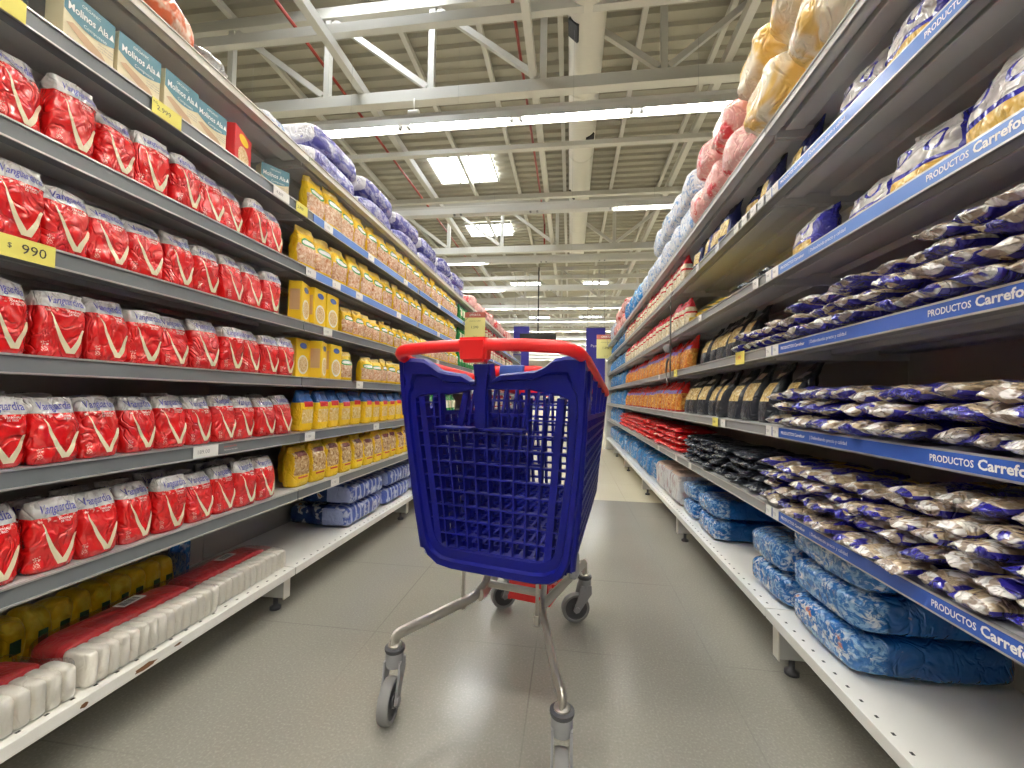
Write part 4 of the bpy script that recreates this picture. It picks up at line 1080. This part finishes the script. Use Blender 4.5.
def left_goods():
    t_red = 'red bag with cream V'
    for t in range(1, 6):
        row(-1, t, 'red', .56, (1.60, 1.63, 1.62, 1.60, 1.58)[t - 1], .0945, .042, t_red, f'front row, {TL[t]}')
        if t < 5: row(-1, t, 'red', .66, 1.56, .099, .118, t_red, f'second row, {TL[t]}', .010, .08)
    # top tiers of the first bay
    z = LT[6] + .0005
    for i, (x, r, lab) in enumerate(((.822, .03, 'teal cereal carton with grain picture at the near end of its row'), (.940, -.02, 'second teal cereal carton in its row, above the yellow price tag'), (1.060, .02, 'third teal cereal carton from the near end of its row'), (1.166, -.03, 'last teal cereal carton in the row before the red carton'))):
        place(-1, 'molinos', x, .045, z, lab, r, (1, 1, 1 if i < 3 else .93))
    place(-1, 'molinos', .715, .09, z, 'teal cereal carton set back with its cream side showing', .9)
    place(-1, 'rbox', 1.30, .06, z, 'red carton with bowl picture on the sixth raised tier', .3, (.85, 1, .82))
    place(-1, 'molinos', 1.53, .09, z, 'cream-sided cereal carton where the red bags end, sixth raised tier', -.5, (1, 1, 1))
    # orange net bag lying on the ledge
    b = Slab(.55, .30, .12, 91, .5, .55, .016, 10); o = put('carrot_pack', b.shell().mesh('carrot', film('orange_net', lambda m: m.mix(m.noise(m.vec('Object'), 14, 3).step(.5, .6), (.70, .16, .07), (.78, .55, .42)), .22, .7, .5)))
    o.location = (LX - .15, .86, LT[7]); o.rotation_euler = (0, 0, PI / 2); tag(o, 'orange film pack lying on the top ledge above the teal cartons', 'pack')
    e = Lie(.20, .14, .05, 5, .014, .1); q = put('crimped_end', e.shell(0, 1, 22, 10).mesh('carrot_end', REDTOP), o, (.31, -.04, .02), (0, 0, PI / 2))
    # second bay
    yb = 'yellow pack with green badge'
    row(-1, 6, 'yel', 1.66, 4.20, .136, .045, yb, 'sixth raised tier')
    row(-1, 5, 'yel', 1.60, 4.20, .138, .045, yb, 'fifth raised tier')
    row(-1, 4, 'yel', 1.98, 4.20, .104, .045, yb, 'fourth raised tier', sc=(.72, .80))
    row(-1, 3, 'yel', 1.98, 4.20, .108, .045, yb, 'third raised tier', .008, .25, sc=(.74, .84), gap=.1)
    for t, nm in ((4, 'fourth raised tier'), (3, 'third raised tier')):
        for i, x in enumerate((1.69, 1.80, 1.905)):
            place(-1, 'ybox', x + (.01 if t == 3 else -.03), .045 + (.03 if t == 3 and i == 0 else 0), LT[t] + .0005, f'yellow pasta carton with bowl picture, {ORD[i]} of three on the {nm}', (.1, .35, .05)[i] if t == 3 else (.3, .1, .05)[i])
    row(-1, 2, 'yelblue', 1.655, 3.2, .112, .05, 'yellow pack with blue top', 'second raised tier', sc=(.98, 1.06))
    row(-1, 1, 'yel2', 1.64, 3.6, .118, .055, 'yellow pack with clear window', 'lowest raised tier', gap=.06)
    row(-1, 1, 'yel2', 1.72, 2.9, .124, .15, 'yellow pack with clear window', 'back row, lowest raised tier')
    for t, x0, n in ((2, 3.24, 8), (5, 4.27, 5), (6, 4.27, 5), (4, 4.27, 6), (3, 4.27, 6)):
        for i in range(n): place(-1, 'green', x0 + .115 * i, .05, LT[t] + .0005, f'green pack, {ORD[i]} of the green ones on the {TL[t]}', R(-.1, .1))
    for t in range(2, 7):
        row(-1, t, 'cream', 5.0, 8.6, .20, .06, 'cream and red pack', f'far red-bag side, {TL[t]}', .05, .2)
    # top ledge
    k = 0
    for i in range(6):
        for lay in (0, 1):
            x = 1.92 + .47 * i + (.05 if lay else 0)
            if x > 4.5: continue
            o = place(-1, 'purple', x, .20 + .02 * lay, LT[7] + .001 + .138 * lay, f'purple and white tissue pack, {ORD[i]} along the top ledge, {"upper" if lay else "lower"} layer', R(-.05, .05), (1, 1, 1))
    place(-1, 'roll', 1.58, .22, LT[7] + .001, 'small white and blue pack at the start of the purple tissue packs', .1, (.7, .8, .7))
    for i in range(14): place(-1, 'pink', 4.85 + .30 * i, .16, LT[7] + .001 + (.0), f'salmon pink sack, {ORD[i]} along the red-bag side ledge', R(-.2, .2), (1, 1, R(.9, 1.15)))
    # multipacks on the deck
    z = LT[0]
    for i, (x0, n, y, lab) in enumerate(((.50, 9, .03, 'crimson and white multipack at the near end of the white deck'), (.885, 11, .03, 'crimson and white multipack in the middle of the white deck with a barcode sticker'), (1.262, 9, .05, 'crimson and white multipack at the far end of the first white deck'))):
        g = put('flour_multipack', None); tag(g, lab, 'multipack', 'wrapped crimson multipacks on the deck'); n = (13, 15, 13)[i]; p = (.028, .0253, .028)[i]; y = .03 + (.02 if i == 2 else 0)
        hh = (.100, .105, .095)[i]
        for k in range(n):
            xx = x0 + p * (k + .5); fr = sideframe(-1)
            s = Slab(p * .99, .085, hh * .78, 40 + k + i * 13, .5, .3, .002, 22).shell(18, 12)
            c = put('white_packet', s.mesh('pkt', WHITEEND), g, fr(xx, y + .03, z), (0, 0, PI / 2))
        L = p * n; s = Slab(L * .97, .105, hh * .84, 60 + i, .2, .34, .006, 12).shell(30, 16)
        put('crimson_body', s.mesh('crim', REDSIDE), g, fr(x0 + L / 2, y + .128, z + .0), (0, 0, PI / 2))
        s = Slab(L * 1.0, .195, hh * .94, 70 + i, .16, .26, .008, 9).shell(36, 18); put('clear_wrap', s.mesh('wrap', WRAP), g, fr(x0 + L / 2, y + .084, z + .001), (0, 0, PI / 2))
        if i:
            m = MB(); m.box((-.035, -.018, 0), (.035, .018, .001)); st = put('sticker', m.mesh('sticker', PAPER, False), g, fr(x0 + L * .55, y + .128, z + hh * .94 + .002), (0, 0, PI / 2 + .1))
            m = MB()
            for q in range(12): m.box((-.028 + .0045 * q, -.012, .001), (-.028 + .0045 * q + random.choice((.0012, .0022)), .012, .0014))
            put('barcode', m.mesh('barcode', INK, False), st)
    g = put('noodle_multipack', None); tag(g, 'wrapped row of yellow noodle packets behind the crimson multipacks', 'multipack')
    for k in range(13):
        fr = sideframe(-1); xx = .70 + .052 * k
        c = put('yellow_packet', Slab(.054, .095, .135, 80 + k, .5, .5, .007, 16).shell(18, 12).mesh('ypk', NOODLE), g, fr(xx, .315, z), (0, 0, PI / 2 + R(-.1, .1)))
        m = MB(); m.box((-.012, -.0505, .045), (.010, -.0480, .080), 0, .001); put('green_label', m.mesh('glabel', DKGREEN), c)
    put('clear_wrap', Slab(.74, .108, .145, 99, .16, .3, .005, 10).shell(36, 18).mesh('wrap', WRAP), g, fr(1.02, .315, z + .001), (0, 0, PI / 2))
    place(-1, 'skybag', 1.47, .385, z + .001, 'single blue bag standing at the back of the white deck', .1, (.65, .5, .9))
    dk = [o for o in bpy.data.objects if o.get('label') == 'white base deck of the red-bag aisle side, first bay'][0]
    for k, (yy, zz, w, h) in enumerate(((1.005, .160, .085, .016), (1.10, .165, .03, .008), (.862, .160, .022, .014))):
        pts = [(math.cos(2 * PI * i / 14) * w / 2 * R(.5, 1), math.sin(2 * PI * i / 14) * h / 2 * R(.6, 1)) for i in range(14)]
        m = MB(); m.add([(LX + .0028, yy + a, min(.1765, max(.148, zz + b))) for a, b in pts], [tuple(range(14))]); put('rust_stain', m.mesh('rust', RUST, False), dk)
    for i in range(9):
        for lay in (0, 1):
            x = 2.33 + .47 * i
            if x > 5.6: continue
            place(-1, 'navypack', x, .225 - .015 * lay, z + .0005 + .120 * lay, f'navy shrink-wrapped pack, {ORD[i]} along the deck, {"upper" if lay else "lower"} layer', R(-.04, .04))

def heap(key, x0, x1, t, layers, pitch, dz, text, ymin=.10, top=None, who=''):
    """bags lying in a heap with their ends to the aisle; every second layer shifted half a bag"""
    z0 = RT[t]; w = x1 - x0
    for l in range(layers):
        n = int(round(w / pitch)) - (l % 2)
        for i in range(n):
            x = x0 + pitch * (i + .5 + .5 * (l % 2)) + R(-.004, .004)
            if top and l >= top(x): continue
            place(1, key, x, ymin + .007 * l + R(-.012, .016), z0 + .0008 + dz * l + R(0, .009 if l else .003), f'{text}, {ORD[i]} from near end, {ORD[l]} layer, {TL[t]}', R(-.15, .15), (R(.9, 1.04), R(.92, 1.05), R(.9, 1.0)), R(-.045, .06) if l else R(0, .03), ry=R(-.13, .13))

def right_goods():
    f = 'blue and clear noodle bag'
    heap('foil', .45, 1.60, 1, 5, .076, .037, f, .096, lambda x: 5 if x < 1.0 else 4)
    heap('foil', .50, 1.52, 2, 4, .076, .037, f, .096, lambda x: 3)
    heap('foil', .50, 1.82, 3, 4, .076, .037, f, .096, lambda x: 4 if x < .88 else (3 if x < 1.40 else 2))
    heap('blackpile', 1.62, 2.72, 1, 4, .071, .033, 'small heaped black bag', .12)
    heap('redpile', 2.76, 5.9, 1, 4, .085, .038, 'small heaped red bag', .12)
    row(1, 1, 'skybag', 6.0, 7.6, .15, .08, 'light blue bag', 'lowest raised tier, noodle-bag side')
    row(1, 2, 'black', 1.46, 2.84, .150, .075, 'black bag with gold window', 'second raised tier', .008, .25, gap=.05)
    row(1, 2, 'orange', 2.88, 5.5, .108, .065, 'orange pasta pack with red top', 'second raised tier')
    row(1, 2, 'skybag', 5.6, 7.6, .15, .08, 'light blue bag', 'second raised tier, noodle-bag side')
    row(1, 3, 'black', 1.86, 2.62, .13, .10, 'black bag with gold window', 'third raised tier', .01, .2)
    row(1, 3, 'orange', 2.66, 5.6, .105, .065, 'orange pasta pack with red top', 'third raised tier')
    row(1, 3, 'skybag', 5.7, 7.6, .15, .08, 'light blue bag', 'third raised tier, noodle-bag side')
    for i, (x, y, r) in enumerate(((.60, .08, .1), (.79, .08, -.1), (.975, .09, .12), (1.15, .10, -.1), (1.40, .08, -.2))):
        place(1, 'bigstand', x, y, RT[4] + .001, f'large blue and silver noodle bag, {ORD[i]} from near end, fourth raised tier', r, (1, 1, (1.05, 1.0, .9, .75, .85)[i]))
    for i in range(3): place(1, 'blackpile', 1.62 + .10 * i, .14, RT[4] + .001, f'flat beige and black bag, {ORD[i]} along the fourth raised tier', R(-.2, .2), (1.1, 1, 1.3))
    for i in range(5): place(1, 'flat', 2.02 + .118 * i, .13, RT[4] + .001 + .0 * i, f'flat yellow bag, {ORD[i]} along the fourth raised tier', R(-.2, .2), (.9, 1, .9))
    row(1, 4, 'cream', 2.64, 5.6, .105, .06, 'cream and red pack', 'fourth raised tier')
    row(1, 4, 'skybag', 5.7, 7.6, .15, .08, 'light blue bag', 'fourth raised tier, noodle-bag side')
    for i, (x, y, r) in enumerate(((.80, .08, .1), (.985, .08, -.1), (1.16, .09, .1))):
        place(1, 'bigstand', x, y, RT[5] + .001, f'large blue and silver noodle bag, {ORD[i]} of three on the fifth raised tier', r, (.95, 1, 1))
    row(1, 5, 'navy', 1.42, 2.0, .19, .10, 'navy bag with gold window', 'fifth raised tier, set back', .02, .3)
    row(1, 5, 'navy', 2.0, 2.62, .14, .07, 'navy bag with gold window', 'fifth raised tier, front edge', .02, .2)
    row(1, 5, 'cream', 2.70, 5.6, .11, .06, 'cream and red pack', 'fifth raised tier')
    row(1, 5, 'skybag', 5.7, 7.6, .15, .08, 'light blue bag', 'fifth raised tier, noodle-bag side')
    # top ledge
    z = RT[6] + .001
    B = ('first', 'second', 'third', 'fourth', 'fifth')
    k = 0
    for lay, xs in ((0, (.62, .925, 1.23, 1.535)), (1, (.775, 1.08, 1.385, 1.66)), (2, (.93, 1.235))):
        for i, x in enumerate(xs):
            place(1, 'sack', x, .150 + .005 * lay, z + .225 * lay, f'cream and orange snack sack, {B[i]} from near end, {("bottom", "middle", "uppermost")[lay]} layer of the heap', R(-.12, .12), (R(.95, 1.02), R(.9, 1), R(.95, 1.02)))
    for i, (x, zz) in enumerate(((1.83, 0), (2.08, 0), (2.33, 0), (1.955, .18), (2.205, .18))):
        place(1, 'pink', x, .135, z + zz, f'red and pink pack beside the snack sacks, {ORD[i]} of five', R(-.06, .06))
    for i in range(6):
        for lay in (0, 1):
            if lay and i > 3: continue
            place(1, 'roll', 2.62 + .28 * i, .14, z + .205 * lay, f'white and blue pack, {ORD[i]} after the pink packs, {"upper" if lay else "lower"} layer', R(-.04, .04), (.85, .9, 1))
    for i in range(4): place(1, 'sky', 4.36 + .29 * i, .17, z, f'light blue pack, {ORD[i]} of four on the top ledge', R(-.1, .1), (1, 1, 1.1))
    k = 0
    for i in range(5):
        for lay in (0, 1): place(1, 'pink', 5.56 + .25 * i, .16 + .02 * lay, z + .195 * lay, f'pink pack beyond the light blue ones, {ORD[i]} along, {"upper" if lay else "lower"} layer', R(-.2, .2))
    for i in range(3): place(1, 'roll', 6.86 + .30 * i, .18, z, f'white and blue pack at the far end of the ledge, {ORD[i]} of three', R(-.03, .03), (.92, 1, 1.6))
    # deck
    z = RT[0]
    W = ('lowest', 'middle', 'topmost')
    for i in range(3): place(1, 'bluepack', 1.330 + (.0, -.008, -.012)[i], .235 + .0 * i, z + .0005 + .107 * i, f'blue shrink-wrapped pack, {W[i]} of the stack of three on the white deck', R(-.03, .03), (.94, 1, .97))
    for i in range(2): place(1, 'bluepack', 1.650 + .01 * i, .235, z + .0005 + .107 * i, f'blue shrink-wrapped pack, {("lower", "upper")[i]} of the two beside the stack of three', R(-.03, .03), (.76, 1, 1.0))
    for i in range(2): place(1, 'bluepack', 2.33, .235, z + .0005 + .10 * i, f'blue shrink-wrapped pack, {("lower", "upper")[i]} of the pair in the second bay', 0, (.86, 1, .92))
    for i in range(2): place(1, 'bluepack', 2.66, .235, z + .0005 + .10 * i, f'blue and white pack, {("lower", "upper")[i]} of the pair beside the white packs', 0, (.70, 1, .92))
    for i in range(3): place(1, 'whitepack', 2.99 + .235 * i, .22, z + .0005, f'white shrink-wrapped pack, {ORD[i]} of three on the deck', R(-.05, .05), (.85, 1, .98))
    for i in range(14): place(1, 'sky', 3.72 + .275 * i, .21, z + .0005, f'light blue pack, {ORD[i]} beyond the white packs on the deck', R(-.1, .1), (.95, 1, R(.9, 1.1)))
# ------------------------------------------------------------------ build
protos()
gondola(-1); gondola(1)
make_cart()
building()
left_goods(); right_goods()
for o in [o for o in bpy.data.objects if o.parent is None and 'label' not in o and o.get('kind') != 'structure']:      # prototypes never placed
    for c in [c for c in bpy.data.objects if c.parent == o]: bpy.data.objects.remove(c)
    bpy.data.objects.remove(o)
for o in bpy.data.objects:
    if 'used' in o: del o['used']
W = bpy.data.worlds.new('world'); SC.world = W; W.use_nodes = True
W.node_tree.nodes['Background'].inputs[0].default_value = (.9, .95, 1, 1); W.node_tree.nodes['Background'].inputs[1].default_value = .5

cam = bpy.data.cameras.new('camera'); co = bpy.data.objects.new('camera', cam); COL.objects.link(co); SC.camera = co
cam.sensor_width = 36; cam.lens = 420 / 1024 * 36; cam.clip_start = .02; cam.clip_end = 200
f = 420.; r = math.radians(.8)
d = Vector((58, -14, -f)).normalized(); u = Vector((math.sin(r), math.cos(r), 0)); u = (u - d * u.dot(d)).normalized(); x = d.cross(u)
M = Matrix((x, d, u))          # rows: camera axes seen from the world; world = M @ cam
M4 = M.to_4x4(); M4.translation = (0, 0, .9); co.matrix_world = M4

vs = SC.view_settings; vs.view_transform = 'Standard'; vs.look = 'None'; vs.gamma = 1; vs.use_curve_mapping = False; vs.exposure = 1.1
SC.cycles.use_denoising = True; SC.cycles.max_bounces = 7; SC.cycles.diffuse_bounces = 6; SC.cycles.glossy_bounces = 3; SC.cycles.transparent_max_bounces = 8
SC.cycles.sample_clamp_indirect = 6; SC.cycles.caustics_reflective = False; SC.cycles.caustics_refractive = False
